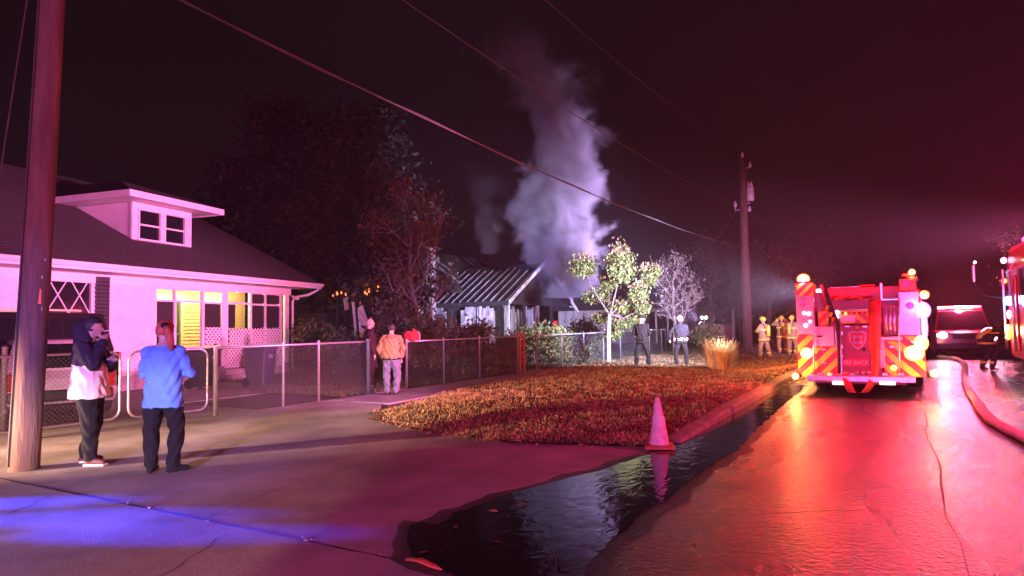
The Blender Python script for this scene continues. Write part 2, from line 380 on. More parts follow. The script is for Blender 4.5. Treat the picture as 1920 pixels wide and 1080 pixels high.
# long dark coat
r, hc, k, ln, Mh = person('bald onlooker in a long black coat behind the fence end post', G(693, 726), R(-35), 1.76, [skin, fabric('coat', (.035, .012, .016)), fabric('coat', (.035, .012, .016)), leather], (down, downr), jacket=.05, hem=.5, voxel=.016, legr=1.2)
mb = MB(); mb.loft([(0, 0, 1.42*k, .1*k, .095*k), (0, -.01, 1.5*k, .085*k, .085*k)], n=16); mb.build('collar', black_cloth, r, True)
# tan jacket
armp = (((-.285, -.06, 1.14), (-.23, .06, .94)), ((.285, -.06, 1.14), (.23, .06, .94)))
r, hc, k, ln, Mh = person('man in a tan work jacket and faded jeans, hands in pockets', G(735, 740), R(27), 1.6, [skin, tan, denim, leather], armp, jacket=.055, bulk=1.12, hem=.9, voxel=.014, legr=1.34, head_nod=.1)
hair_cap(r, hc, k, Mh, hair_dark)
mb = MB(); mb.loft([(0, 0, .875*k, .235*k, .19*k), (0, 0, .93*k, .245*k, .2*k)], n=18); mb.build('waistband', black_cloth, r, True)
mb = MB(); mb.loft([(0, -.01, 1.44*k, .1*k, .09*k), (0, -.015, 1.51*k, .085*k, .08*k)], n=16); mb.build('collar', tan, r, True)
# two police officers
def belt(r, k, light=False):
    mb = MB(); mb.loft([(0, 0, .955*k, .19*k, .145*k), (0, 0, 1.005*k, .19*k, .145*k)], n=18); mb.build('duty_belt', leather, r, True)
    for x, y, w in ((-.2, -.02, .06), (.2, -.03, .07), (-.1, -.15, .07), (.1, -.15, .06), (.0, -.16, .07)):
        mb = MB(); mb.box((x*k, y*k, .97*k), (w, .05, .1)); mb.build('belt_pouch', leather if (x*10) % 2 else metal_s if light else leather, r, bevel=.01)
armc1 = (((-.27, .0, 1.16), (-.12, .17, 1.04)), ((.27, .0, 1.16), (.12, .18, 1.06)))
r, hc, k, ln, Mh = person('police officer in dark uniform and cap with feet apart', G(1205, 692), R(2), 1.8, [skin, navy, navy, leather], armc1, stance=.2, voxel=.015, bulk=1.05, step=(.0, .05), head_turn=-.3, jacket=.01, legr=1.1)
cap_hat(r, hc, k, Mh, navy); belt(r, k)
armc2 = (((-.33, .05, 1.2), (-.34, .1, .98)), ((.25, .05, 1.15), (.14, .2, 1.05)))
r, hc, k, ln, Mh = person('bareheaded police officer with a duty belt, arm held out', G(1278, 690), R(25), 1.74, [skin, navy, navy, leather], armc2, stance=.17, voxel=.015, bulk=1.1, jacket=.015, lean=.08, head_turn=.3, head_nod=.15, legr=1.1)
hair_cap(r, hc, k, Mh, mat('grey_hair', (.4, .38, .36), .6)); belt(r, k, True)
# firefighters
def firefighter(label, loc, hd, H, arms, dark=False, lean=0.0, helm=None, knees=(0, 0), step=(0, 0), bottle=True):
    tm = turnout_dk if dark else turnout
    r, hc, k, ln, Mh = person(label, loc, hd, H, [skin, tm, tm, leather], arms, lean=lean, stance=.14, jacket=.045, bulk=1.1, legr=1.28, hem=.74, voxel=.017, hand_skin=False, knees=knees, step=step, head_nod=.1)
    fire_helmet(r, hc, k, Mh, helm or helmet_yel); bands(r, k, ln, .075, (.78, 1.2), arms=arms)
    for s, st in ((-1, step[0]), (1, step[1])): legband(r, k, s*.13, st*.85)
    if bottle:
        mb = MB(); a, b = ln((0, -.24, .98)), ln((0, -.24, 1.4)); mb.tube([a*k-V3(0, 0, .03), a*k, b*k, b*k+V3(0, 0, .04)], [.04, .075, .075, .035], 12); mb.build('air_bottle', helmet_yel, r, True)
        mb = MB(); 
        for s in (-1, 1): mb.tube([ln((s*.1, -.2, 1.05))*k, ln((s*.12, -.12, 1.45))*k, ln((s*.12, .1, 1.44))*k, ln((s*.13, .2, 1.2))*k], .02, 6)
        mb.build('harness', leather, r)
    return r
work = (((-.3, .1, 1.17), (-.12, .32, 1.16)), ((.3, .1, 1.17), (.12, .32, 1.16)))
headup = (((-.36, .12, 1.38), (-.13, .1, 1.62)), ((.36, .12, 1.38), (.13, .1, 1.62)))
firefighter('firefighter in a red helmet working behind the fence beside the burnt porch', onX(1046, 640, -13.5)*V3(1, 1, 0), R(60), 1.72, work, helm=helmet_red, lean=.25)
firefighter('firefighter in tan gear with yellow bands stepping beside the far utility pole', G(1434, 672), R(60), 1.66, work, step=(.12, -.14))
firefighter('firefighter raising both hands to the helmet beside the engine', G(1468, 664), R(20), 1.72, headup)
firefighter('firefighter in tan gear standing close behind the engine corner', G(1487, 668), R(-20), 1.7, work)
bend = (((-.26, .14, 1.17), (-.14, .38, 1.05)), ((.26, .14, 1.17), (.14, .38, 1.05)))
firefighter('firefighter in black gear with yellow bands bending over beside the second engine', G(1852, 694), R(-70), 1.66, bend, dark=True, lean=.95, knees=(.1, .1), step=(-.06, .08), helm=turnout_dk)
# ------------------------------------------------------------------ ground, road, driveway, verge
soil = mat('dirt_ground', (.05, .045, .03), .95, .4, 1.5, .5, 12, col2=(.075, .07, .04))
concrete = mat('old_concrete', (.17, .158, .15), .8, .2, .75, .22, 70, col2=(.44, .41, .39), rvar=.14)
concrete_dark = mat('stained_concrete', (.12, .11, .1), .85, .2, .8, .45, 45, col2=(.22, .205, .19))
grass_m = [mat('grass_a', (.06, .085, .025), .8), mat('grass_b', (.10, .10, .04), .8), mat('grass_c', (.16, .13, .06), .85)]
leaf_m = [mat('dead_leaf_a', (.36, .2, .08), .85), mat('dead_leaf_b', (.48, .31, .13), .85), mat('dead_leaf_c', (.13, .065, .025), .9)]

g = MB(); g.add([(-260, -120, -.03), (260, -120, -.03), (260, 300, -.03), (-260, 300, -.03)], [(0, 1, 2, 3)]); struct(g.build('ground', soil))

# asphalt: one wet-looking sheet, aggregate in the bump, slicker wheel tracks
ma = bpy.data.materials.new('wet_asphalt'); ma.use_nodes = True; t = ma.node_tree; N = t.nodes; L = t.links; p = N['Principled BSDF']
tc = N.new('ShaderNodeTexCoord')
n1 = N.new('ShaderNodeTexNoise'); n1.inputs['Scale'].default_value = 38; n1.inputs['Detail'].default_value = 5; n1.inputs['Roughness'].default_value = .7
mp = N.new('ShaderNodeMapping'); mp.inputs['Scale'].default_value = (1, .35, 1)
n2 = N.new('ShaderNodeTexNoise'); n2.inputs['Scale'].default_value = .8; n2.inputs['Detail'].default_value = 2
vo = N.new('ShaderNodeTexVoronoi'); vo.inputs['Scale'].default_value = 30
L.new(tc.outputs['Object'], n1.inputs[0]); L.new(tc.outputs['Object'], mp.inputs[0]); L.new(mp.outputs[0], n2.inputs[0]); L.new(tc.outputs['Object'], vo.inputs[0])
cr_ = N.new('ShaderNodeValToRGB'); cr_.color_ramp.elements[0].position = .35; cr_.color_ramp.elements[1].position = .72
cr_.color_ramp.elements[0].color = (.016, .015, .016, 1); cr_.color_ramp.elements[1].color = (.06, .056, .058, 1); L.new(n1.outputs[0], cr_.inputs[0]); L.new(cr_.outputs[0], p.inputs['Base Color'])
mr = N.new('ShaderNodeMapRange'); mr.inputs[1].default_value = .2; mr.inputs[2].default_value = .8; mr.inputs[3].default_value = .16; mr.inputs[4].default_value = .36
L.new(n2.outputs[0], mr.inputs[0]); L.new(mr.outputs[0], p.inputs['Roughness'])
ad = N.new('ShaderNodeMath'); ad.operation = 'ADD'; L.new(n1.outputs[0], ad.inputs[0]); L.new(vo.outputs['Distance'], ad.inputs[1])
bp = N.new('ShaderNodeBump'); bp.inputs['Strength'].default_value = .75; bp.inputs['Distance'].default_value = .014; p.inputs['Specular IOR Level'].default_value = .23; L.new(ad.outputs[0], bp.inputs['Height']); L.new(bp.outputs[0], p.inputs['Normal'])
rd = MB(); rd.add([(-2.4, -60, 0), (5.4, -60, 0), (5.4, 220, 0), (-2.4, 220, 0)], [(0, 1, 2, 3)]); road = struct(rd.build('road', ma))
sm = MB()
ys = np.linspace(2.2, 40, 60); xs = [0.02+.03*math.sin(y*1.7)+.02*math.sin(y*5.1) for y in ys]
for i in range(59): sm.add([(xs[i]+.25, ys[i], .004), (xs[i]+.262+.006*math.sin(i), ys[i], .004), (xs[i+1]+.262+.006*math.sin(i+1), ys[i+1], .004), (xs[i+1]+.25, ys[i+1], .004)], [(0, 1, 2, 3)])
sm.build('tar_seam', mat('tar', (.02, .018, .02), .7), road)

# concrete driveway slabs with crumbled joints
drv = thing('driveway', '', ''); del drv['label'], drv['category']; struct(drv)
def slab(loop, z=0.0, m=concrete, par=drv, n='slab', ragged=.012, seed=0):
    rs = random.Random(seed); out = []
    for i in range(len(loop)):
        a = Vector((*loop[i], 0)); b = Vector((*loop[(i+1) % len(loop)], 0)); k = max(1, int((b-a).length/.12)); d = (b-a).normalized(); nn = Vector((-d.y, d.x, 0))
        for j in range(k): out.append(a+(b-a)*(j/k)+nn*(rs.random()*ragged*(1 if j else 0)+(.03*max(0, rs.random()-.86) if j else 0)))
    mb = MB(); mb.prism([(q.x, q.y, z-.12) for q in out], (0, 0, .12)); return mb.build(n, m, par, bevel=.003)
slab([(-10.7, 3.47), (-2.41, 3.45), (-2.41, 8.2), (-2.8, 7.95), (-4.5, 7.55), (-6.0, 7.85), (-6.6, 8.05), (-7.3, 8.35), (-8.0, 9.1), (-9.1, 10.4), (-10.7, 10.4)], seed=1, ragged=.012, z=-.002)
slab([(-13.5, -2.5), (-2.41, -2.5), (-2.41, 3.44), (-13.5, 3.462)], seed=3, z=.005, ragged=.014)
jm = MB(); jm.b2((-13.4, 3.40, -.05), (-2.45, 3.5, -.016)); jm.build('joint_filler', mat('joint_dirt', (.16, .14, .12), .95, .4, 14, .6, 60), drv)
jc = MB()
for i in range(26):
    x = random.uniform(-13, -2.5); s_ = random.uniform(.004, .012)*(1 if random.random() < .85 else 1.8); jc.ball((x, 3.45+random.gauss(0, .035), s_*.4), (s_, s_*random.uniform(.6, 1), s_*.6), 6, 4)
jc.build('crumbled_chips', concrete, drv, kind='stuff')
slab([(-13.5, 3.48), (-10.72, 3.48), (-10.72, 8.8), (-13.5, 8.8)], seed=5, m=concrete_dark, z=-.01)
slab([(-22.0, 3.0), (-13.52, 3.0), (-13.52, 13.2), (-22, 13.2)], seed=6, m=concrete_dark, z=-.012)
crk = mat('crack_dirt', (.045, .04, .035), .95)
def crack(par, pts, w, z, m=None):
    rs = random.Random(len(pts)*7+int(pts[0][0]*10)); P_ = []
    for i in range(len(pts)-1):
        a, c = np.array(pts[i]), np.array(pts[i+1]); k_ = max(2, int(np.linalg.norm(c-a)/.07))
        for j in range(k_): P_.append(a+(c-a)*j/k_+np.array([rs.gauss(0, .014), rs.gauss(0, .014)]))
    mb = MB()
    for i in range(len(P_)-1):
        dd = P_[i+1]-P_[i]; nn = np.array([-dd[1], dd[0]])/(np.linalg.norm(dd)+1e-6); w0, w1 = w*rs.uniform(.3, 1), w*rs.uniform(.3, 1)
        mb.add([(*(P_[i]-nn*w0), z), (*(P_[i]+nn*w0), z), (*(P_[i+1]+nn*w1), z), (*(P_[i+1]-nn*w1), z)], [(0, 1, 2, 3)])
    return mb.build('crack', m or crk, par)
crack(drv, [(-7.6, 3.5), (-7.1, 4.6), (-7.3, 5.9), (-6.6, 7.2), (-6.2, 7.8)], .006, .002)
crack(drv, [(-4.9, 3.5), (-5.2, 4.5), (-4.6, 5.6), (-4.8, 7.4)], .005, .002); crack(drv, [(-9.9, 5.0), (-8.6, 5.5), (-7.25, 5.6)], .004, .002); crack(drv, [(-6.9, 3.3), (-6.2, 2.3), (-6.4, 1.2)], .006, .009); crack(drv, [(-4.4, 3.3), (-4.0, 2.6), (-4.2, 1.5)], .005, .009)
tarm = mat('tar', (.02, .018, .02), .7)
for pl_ in ([(-1.9, 9.5), (-1.0, 9.9), (.1, 9.7), (1.0, 10.1)], [(-1.2, 5.4), (-.3, 6.0), (.6, 5.8)], [(.3, 12.6), (1.5, 12.9), (2.6, 12.6)]): crack(road, pl_, .006, .004, tarm)
# path along the fence and the walk through the little gate
sw = thing('sidewalk', '', ''); del sw['label'], sw['category']; struct(sw)
for i, (y0, y1) in enumerate(((10.42, 13.0), (13.02, 15.6), (15.62, 18.2), (18.22, 20.9))):
    o = lambda y: -8.95-.55*min(1, max(0, (y-10.4)/8))
    slab([(-10.62, y0), (o(y0), y0), (o(y1), y1), (-10.62, y1)], seed=20+i, par=sw, z=.004)
slab([(-13.5, 19.3), (-10.64, 19.3), (-10.64, 20.8), (-13.5, 20.8)], seed=31, par=sw)
slab([(-12.2, 12.0), (-10.72, 12.0), (-10.72, 13.25), (-12.2, 13.25)], seed=32, par=sw, m=concrete_dark)
kerb_c = mat('kerb_concrete', (.11, .1, .095), .85, .3, 5, .6, 40, col2=(.24, .22, .2))
# kerb stones
kb = thing('kerb', '', ''); del kb['label'], kb['category']; struct(kb)
for i in range(18):
    y0 = 8.3+i*3.0; h = .13; mb = MB()
    if i == 0: mb.prism([(-2.62, y0, -.05), (-2.4, y0, -.05), (-2.4, y0, .025), (-2.62, y0, .03)], (0, .001, 0)); mb = MB(); mb.add([(-2.64, y0, -.05), (-2.4, y0, -.05), (-2.4, y0+2.98, -.05), (-2.64, y0+2.98, -.05), (-2.64, y0, .05), (-2.42, y0, .04), (-2.42, y0+2.98, h), (-2.64, y0+2.98, h)], [(0, 3, 2, 1), (4, 5, 6, 7), (0, 1, 5, 4), (1, 2, 6, 5), (2, 3, 7, 6), (3, 0, 4, 7)])
    else: mb.b2((-2.64, y0, -.05), (-2.4, y0+2.98, h))
    mb.build('kerb_stone', kerb_c, kb, bevel=.03)
for i in range(16): MB().b2((5.4, -4+i*3.0, -.05), (5.62, -1.02+i*3.0, .13)).build('kerb_stone', kerb_c, kb, bevel=.025)
fl = MB(); fl.b2((-2.6, 3.6, -.1), (-2.9, 3.1, .012)); 
struct(MB().add([(5.6, -60, .1), (60, -60, .1), (60, 220, .1), (5.6, 220, .1)], [(0, 1, 2, 3)]).build('far_lawn', soil))

# raised verge between path and street
XM = ([7.5, 7.6, 7.9, 8.4, 9.2, 12, 17.8, 21, 60], [-4.5, -4.7, -6.0, -7.35, -8.0, -8.9, -9.5, -10.5, -10.5])
XX = ([7.5, 7.6, 7.95, 8.3, 60], [-4.4, -4.1, -2.75, -2.64, -2.64])
def vx(y): return float(np.interp(y, *XM)), float(np.interp(y, *XX))
def vz(x, y):
    a, b = vx(y); u = np.clip((x-a)/(b-a+1e-6), 0, 1); ramp = np.clip((y-7.5)/2.2, 0, 1)
    edge = .11*np.clip((u-.75)/.25, 0, 1)*np.clip((y-8.2)/3, 0, 1)
    lump = .022*np.sin(x*7.3+2*np.sin(y*3.1))*np.sin(y*6.1+1.7*np.sin(x*4.3))*np.clip((y-7.9)/1.0, 0, 1)
    return lump+.012+ramp*.17*np.sin(np.pi*np.clip(u, 0, 1))**.8*np.clip((26-y)/8, .35, 1)+edge
ysv = np.concatenate([np.linspace(7.5, 21, 46), np.linspace(21.8, 60, 30)]); nu = 22; vs = []; fs = []
for y in ysv:
    a, b = vx(y)
    for j in range(nu+1):
        x = a+(b-a)*j/nu; vs.append((x, y, float(vz(x, y))+random.uniform(-.012, .012)*(0 < j < nu)))
for i in range(len(ysv)-1):
    for j in range(nu): q = i*(nu+1)+j; fs.append((q, q+1, q+nu+2, q+nu+1))
vm = MB(); vm.add(vs, fs); struct(vm.build('grass_verge', mat('verge_soil', (.06, .04, .02), .95, .4, 4, .6, 30, col2=(.11, .075, .03)), smooth=True))
def scatter(n, y0, y1, pw=1.0):
    y = y0+(y1-y0)*RNG.random(n)**pw; a = np.interp(y, *XM); b = np.interp(y, *XX); x = a+(b-a)*RNG.random(n)
    return np.stack([x, y, [float(vz(q, w)) for q, w in zip(x, y)]], 1)
def litter(name, P, mats, smin, smax, upz, weights=None):
    nf = np.sin(P[:, 0]*2.3+1.3*np.sin(P[:, 1]*1.7))+np.sin(P[:, 1]*2.9+1.9*np.sin(P[:, 0]*1.3+1)); P = P[RNG.random(len(P)) < np.clip(.72+.42*nf, .16, 1)]
    n = len(P); a = RNG.random(n)*6.283; tilt = (RNG.random(n)-.5)*2.6*upz
    s = smin+(smax-smin)*RNG.random(n)**2
    U = np.stack([np.cos(a)*np.cos(tilt), np.sin(a)*np.cos(tilt), np.abs(np.sin(tilt))], 1)*s[:, None]
    b = a+1.57; V = np.stack([np.cos(b), np.sin(b), (RNG.random(n)-.5)*.8], 1)*(s*.42)[:, None]
    Q = P.copy(); Q[:, 2] += np.abs(U[:, 2])*.8+.006
    fld = np.sin(P[:, 0]*5.1+2.2*np.sin(P[:, 1]*3.7))+np.sin(P[:, 1]*6.3+1.9*np.sin(P[:, 0]*4.9))+RNG.normal(0, .8, n)
    return quads_mesh(name, Q, U, V, np.where(fld > .25, 1, np.where(fld < -.8, 2, 0)), mats)
def blades(name, P, mats, h0, h1, w):
    n = len(P); a = RNG.random(n)*6.283; h = h0+(h1-h0)*RNG.random(n)
    U = np.stack([np.cos(a)*.35, np.sin(a)*.35, np.ones(n)], 1)*(h/2)[:, None]; V = np.stack([-np.sin(a), np.cos(a), 0*a], 1)*w
    Q = P.copy(); Q[:, 2] += h*.45
    return quads_mesh(name, Q, U, V, RNG.integers(0, len(mats), n), mats)
SP = scatter(2600, 7.55, 13.0, 2.2); th = RNG.random(2600)*6.283; SP[:, 0] += np.cos(th)*.25*RNG.random(2600)**2*(SP[:, 0] < -2.9); SP[:, 1] -= .28*RNG.random(2600)**3
EDG = np.stack([np.interp(yy := 7.55+3.5*RNG.random(1500)**1.5, *XM)-.28*RNG.random(1500)**3, yy-.1*RNG.random(1500), np.full(1500, .006)], 1)
XB = -7.2+4.4*RNG.random(1500); EDG2 = np.stack([XB, np.interp(-XB, [2.75, 4.1, 4.7, 6.0, 7.35], [7.95, 7.6, 7.6, 7.9, 8.4])-.3*RNG.random(1500)**3+.05, np.full(1500, .006)], 1)
o = litter('leaf_litter', np.concatenate([scatter(85000, 7.55, 20.5, 1.3), EDG, EDG2]), leaf_m, .014, .05, .5, [.45, .3, .25]); o['kind'] = 'stuff'
o['label'] = 'brown dead leaves and dry turf covering the raised verge'; o['category'] = 'leaf litter'
o = blades('verge_grass', np.concatenate([scatter(15000, 17.5, 30), scatter(9000, 30, 55), scatter(22000, 7.7, 19)]), [grass_m[1], grass_m[2], leaf_m[1], leaf_m[0]], .03, .085, .005); o['kind'] = 'stuff'
o['label'] = 'straw coloured grass on the verge'; o['category'] = 'grass'
lp = MB(); lp.add([(-26, 13.25, -.008), (-10.7, 13.25, -.008), (-10.7, 60, -.008), (-26, 60, -.008)], [(0, 1, 2, 3)]); struct(lp.build('yard', mat('yard_soil', (.05, .055, .025), .95, .4, 3, .5, 30, col2=(.09, .085, .04))))
n = 26000; P = np.stack([-10.8-11*RNG.random(n)**1.3, 11.0+24*RNG.random(n)**1.4, np.zeros(n)], 1); P = P[~((P[:, 0] < -13.4) & (P[:, 1] < 13.1))]
o = blades('yard_grass', P, [grass_m[0], grass_m[0], grass_m[1]], .05, .13, .009); o['kind'] = 'stuff'; o['label'] = 'short green grass in the fenced yards'; o['category'] = 'grass'

# water running down the gutter and over the driveway
wl = [(768, 988), (790, 982), (815, 988), (850, 966), (900, 948), (960, 924), (1000, 915), (1040, 905), (1075, 893), (1120, 884), (1160, 870), (1195, 862), (1222, 850), (1262, 838), (1300, 818), (1350, 791), (1400, 763), (1450, 736), (1470, 724),
      (1510, 722), (1500, 735), (1478, 752), (1450, 778), (1420, 803), (1400, 825), (1375, 850), (1340, 868), (1310, 890), (1280, 915), (1235, 945), (1210, 965), (1180, 985), (1155, 1010), (1120, 1045), (1090, 1080), (1060, 1115), (980, 1150), (900, 1110), (845, 1076), (790, 1062), (770, 1045), (760, 1015)]
P = [G(x, y) for x, y in wl]; Q = []
for i in range(len(P)):
    a, b = P[i], P[(i+1) % len(P)]; k = max(1, int(np.linalg.norm(b-a)/.15))
    for j in range(k): q = a+(b-a)*j/k; Q.append((min(q[0]+random.uniform(-.03, .03), 3), q[1]+random.uniform(-.03, .03), .008))
mdp = mat('damp_margin', (.03, .027, .026), .38, .3, 3, .2, 60, alpha=.62); cx_, cy_ = np.mean([q[0] for q in Q]), np.mean([q[1] for q in Q]); DQ = []
for i in range(len(Q)):
    a, c = np.array(Q[i-3]), np.array(Q[(i+3) % len(Q)]); tt = c-a; nn = np.array([tt[1], -tt[0], 0])/(np.linalg.norm(tt)+1e-6); sg = 1
    DQ.append((np.array(Q[i]), nn, .05+.07*abs(math.sin(i*.61))+.06*abs(math.sin(i*.23+1))))
ar = sum(Q[i][0]*Q[(i+1) % len(Q)][1]-Q[(i+1) % len(Q)][0]*Q[i][1] for i in range(len(Q))); sg = 1 if ar > 0 else -1
dm = MB(); n_ = len(DQ); dm.add([(*(p_-nn*sg*.04)[:2], .0055) for p_, nn, w_ in DQ]+[(*(p_+nn*sg*w_)[:2], .0055) for p_, nn, w_ in DQ], [(i, (i+1) % n_, n_+(i+1) % n_, n_+i) for i in range(n_)]); struct(dm.build('damp_margin', mdp))
mw = bpy.data.materials.new('gutter_water'); mw.use_nodes = True; t = mw.node_tree; N = t.nodes; L = t.links; p = N['Principled BSDF']
p.inputs['Base Color'].default_value = (.008, .006, .006, 1); p.inputs['Roughness'].default_value = .05; p.inputs['IOR'].default_value = 1.33
tc = N.new('ShaderNodeTexCoord'); mp = N.new('ShaderNodeMapping'); mp.inputs['Scale'].default_value = (1, .6, 1); mp.inputs['Rotation'].default_value = (0, 0, .5)
n1 = N.new('ShaderNodeTexNoise'); n1.inputs['Scale'].default_value = 6; n1.inputs['Detail'].default_value = 3; n1.inputs['Distortion'].default_value = 1.2
L.new(tc.outputs['Object'], mp.inputs[0]); L.new(mp.outputs[0], n1.inputs[0]); bp = N.new('ShaderNodeBump'); bp.inputs['Strength'].default_value = .16; bp.inputs['Distance'].default_value = .03
L.new(n1.outputs[0], bp.inputs['Height']); L.new(bp.outputs[0], p.inputs['Normal'])
wm = MB(); wm.add(Q, [tuple(range(len(Q)))]); w = struct(wm.build('gutter_water', mw))
# a few sodden leaves floating in it
for i, (x, y, s) in enumerate(((925, 962, .05), (980, 950, .06), (855, 992, .04), (930, 1020, .05), (795, 1040, .045), (1300, 1028, .05))):
    q = G(x, y); mb = MB(); a = i*1.1
    mb.add([(q[0]+math.cos(a)*s, q[1]+math.sin(a)*s, .016), (q[0]-math.sin(a)*s*.45, q[1]+math.cos(a)*s*.45, .024), (q[0]-math.cos(a)*s, q[1]-math.sin(a)*s, .014), (q[0]+math.sin(a)*s*.45, q[1]-math.cos(a)*s*.45, .02)], [(0, 1, 2, 3)])
    tag(mb.build('fallen_leaf', leaf_m[2] if i else leaf_m[1]), 'sodden brown leaf lying on the wet ground by the gutter', 'leaf', 'leaves in the gutter water')

# ------------------------------------------------------------------ utility poles and wires
wood = mat('weathered_pole', (.085, .05, .036), .9, .35, 7, .9, 26, stretch=(1, 1, .12), col2=(.2, .125, .095)); galv = mat('galvanised_steel', (.48, .48, .5), .42, .12, 30, metal=.7); porc = mat('porcelain', (.6, .6, .62), .3)
wire_m = mat('wire_black', (.06, .055, .055), .6)
b1 = G(45, 880); top1 = b1+np.array([.42, .2, 11.2])
pole = thing('utility_pole', 'thick weathered wooden utility pole beside the hooded onlooker', 'utility pole', b1)
d = top1-b1; mb = MB(); mb.tube([d*t_+np.array([.012*math.sin(t_*9), 0, 0]) for t_ in np.linspace(-.01, 1, 14)], [.15-.045*t_ for t_ in np.linspace(0, 1, 14)], 28); mb.build('shaft', wood, pole, True)
# face towards photographer: metal strip, tags and nails
fw = -b1*np.array([1, 1, 0]); fw = fw/np.linalg.norm(fw); sd = np.array([-fw[1], fw[0], 0]); 
def onpole(z, a, off=.004): q = d*(z/11.2); rr = .15-.045*z/11.2; return q+(fw*math.cos(a)+sd*math.sin(a))*(rr+off)
ms = MB(); 
for z0, a, w, h, n_, m_ in ((1.94, .25, .05, .17, 'pole_tag', mat('orange_tag', (.75, .2, .06), .5)), (2.16, .35, .03, .03, 'pole_staple', galv), (2.36, .5, .025, .03, 'pole_staple', galv), (1.8, .45, .025, .03, 'pole_staple', galv)):
    mb = MB(); mb.box(onpole(z0, a), (w, .012, h), 0, rz=math.atan2(fw[0], -fw[1])+0); mb.build(n_, m_, pole)
mb = MB(); mb.tube([onpole(z, -1.2, .012) for z in np.linspace(.05, 10.5, 8)], .012, 6); mb.build('ground_wire', wire_m, pole)
def crossarm(par, z, off, L_, w=.1):
    mb = MB(); mb.bar(off+np.array([-L_, 0, z]), off+np.array([L_, 0, z]), w, .12); mb.build('crossarm', wood, par)
crossarm(pole, 10.4, d*.93*np.array([1, 1, 0]), 1.2)
p2b = G(1402, 656); pole2 = thing('utility_pole', 'tall wooden utility pole carrying a transformer beyond the police officers', 'utility pole', p2b)
mb = MB(); mb.tube([(0, 0, -.1), (.05, 0, 5), (.12, 0, 10.4)], [.27, .22, .17], 18); mb.build('shaft', wood, pole2, True)
# transformer, brackets, insulators
mb = MB(); mb.tube([(.42, .15, 8.05), (.42, .15, 8.1), (.42, .15, 8.78), (.42, .15, 8.86)], [.17, .2, .2, .1], 18); tr = mb.build('transformer', mat('grey_paint', (.55, .55, .57), .5), pole2, True)
for x in (.36, .5):
    mb = MB(); mb.tube([(x, .15, 8.84), (x, .15, 8.92), (x, .15, 9.0), (x, .15, 9.12)], [.05, .07, .045, .03], 10); mb.build('bushing', porc, tr, True)
mb = MB(); mb.bar((0, 0, 8.3), (.32, .12, 8.3), .08, .06); mb.bar((0, 0, 8.0), (.4, .1, 7.9), .08, .06); mb.build('bracket', galv, pole2)
for q in ((.5, 0, 9.95), (.12, 0, 10.55), (.38, 0, 7.55), (-.35, 0, 7.86)):
    mb = MB(); mb.tube([(q[0], q[1], q[2]-.1), (q[0], q[1], q[2]), (q[0], q[1], q[2]+.08), (q[0], q[1], q[2]+.2)], [.05, .09, .07, .05], 10); mb.build('insulator', porc, pole2, True)
mb = MB(); mb.bar((.08, 0, 9.75), (.52, 0, 9.9), .05, .05); mb.bar((.05, 0, 7.5), (.4, 0, 7.5), .06, .06); mb.bar((-.36, 0, 7.6), (.05, 0, 7.6), .06, .06); mb.bar((-.36, 0, 7.55), (-.36, 0, 8.1), .05, .05); mb.build('bracket_arm', galv, pole2)
def wire(label, a, b, sag, r=.012, n=26, tw=False):
    a = np.array(a, float); b = np.array(b, float); mb = MB()
    pts = [a+(b-a)*t_-np.array([0, 0, sag*4*t_*(1-t_)]) for t_ in np.linspace(0, 1, n)]
    mb.tube(pts, r, 6, caps=False)
    if tw: mb.tube([q+np.array([.02*math.sin(i*1.3), 0, .03*math.cos(i*1.3)]) for i, q in enumerate(pts)], r*.7, 5, caps=False)
    return tag(mb.build('overhead_wire', wire_m), label, 'wire', 'overhead wires')
P1 = lambda z: b1+d*(z/11.2)
P2 = lambda z, x=0: p2b+np.array([x, 0, z])
wire('thick lowest telephone cable slung between the two utility poles', P1(6.15), P2(5.5), .45, .016, tw=True)
wire('power cable slung between the poles to the bracket under the transformer', P1(8.3), P2(7.9, -.36), .5, .012)
wire('thin topmost power line slung between the tips of the two poles', P1(10.7), P2(10.6), .5, .009)
wire('twisted service drop running from the transformer pole down towards the burnt house', P2(7.5, -.36), onX(1292, 502, -15.5), .35, .02)
wire('thin line running on from the transformer pole along the street', P2(7.5, .38), (-6.5, 92, 8.4), .8, .015)
ga = np.array([*G(-90, 905)[:2], 0.0]); wire('thin steel guy wire anchored beside the thick pole', P1(8.8), ga, .02, .009)
# ------------------------------------------------------------------ chain link fences, gate, mailbox, bins, cone
FX = -10.8
def chain(par, y0, y1, z0, z1, x=0.0, pitch=.075, w=.003):
    mb = MB(); H = z1-z0; n = int((y1-y0+H)/pitch)
    for s in (1, -1):
        for i in range(n+1):
            u = -H+i*pitch                                 # line: y = y0+u+t, z = z0+t (or mirrored)
            t0 = max(0, -u); t1 = min(H, (y1-y0)-u)
            if t1 <= t0: continue
            a = (u+t0, t0); b = (u+t1, t1)
            if s < 0: a = ((y1-y0)-a[0], a[1]); b = ((y1-y0)-b[0], b[1])
            mb.bar((x+.003*s, y0+a[0], z0+a[1]), (x+.003*s, y0+b[0], z0+b[1]), w, w, up=(1, 0, 0))
    return mb.build('wire_mesh', mat('mesh_wire', (.1, .095, .095), .6, .1, 30, metal=.3), par, kind='stuff')
red_galv = galv
def post(par, y, h=1.2, r=.03, m=None, x=0.0, z=0.0):
    mb = MB(); mb.tube([(x, y, z-.05), (x, y, h), (x, y, h+.02), (x, y, h+.05)], [r, r, r*1.2, r*.4], 10); return mb.build('post', m or galv, par, True)
def rail(par, y0, y1, z=1.17, r=.022, x=0.0, m=None):
    mb = MB(); mb.tube([(x, y0, z), (x, y1, z)], r, 8); return mb.build('rail', m or galv, par, True)
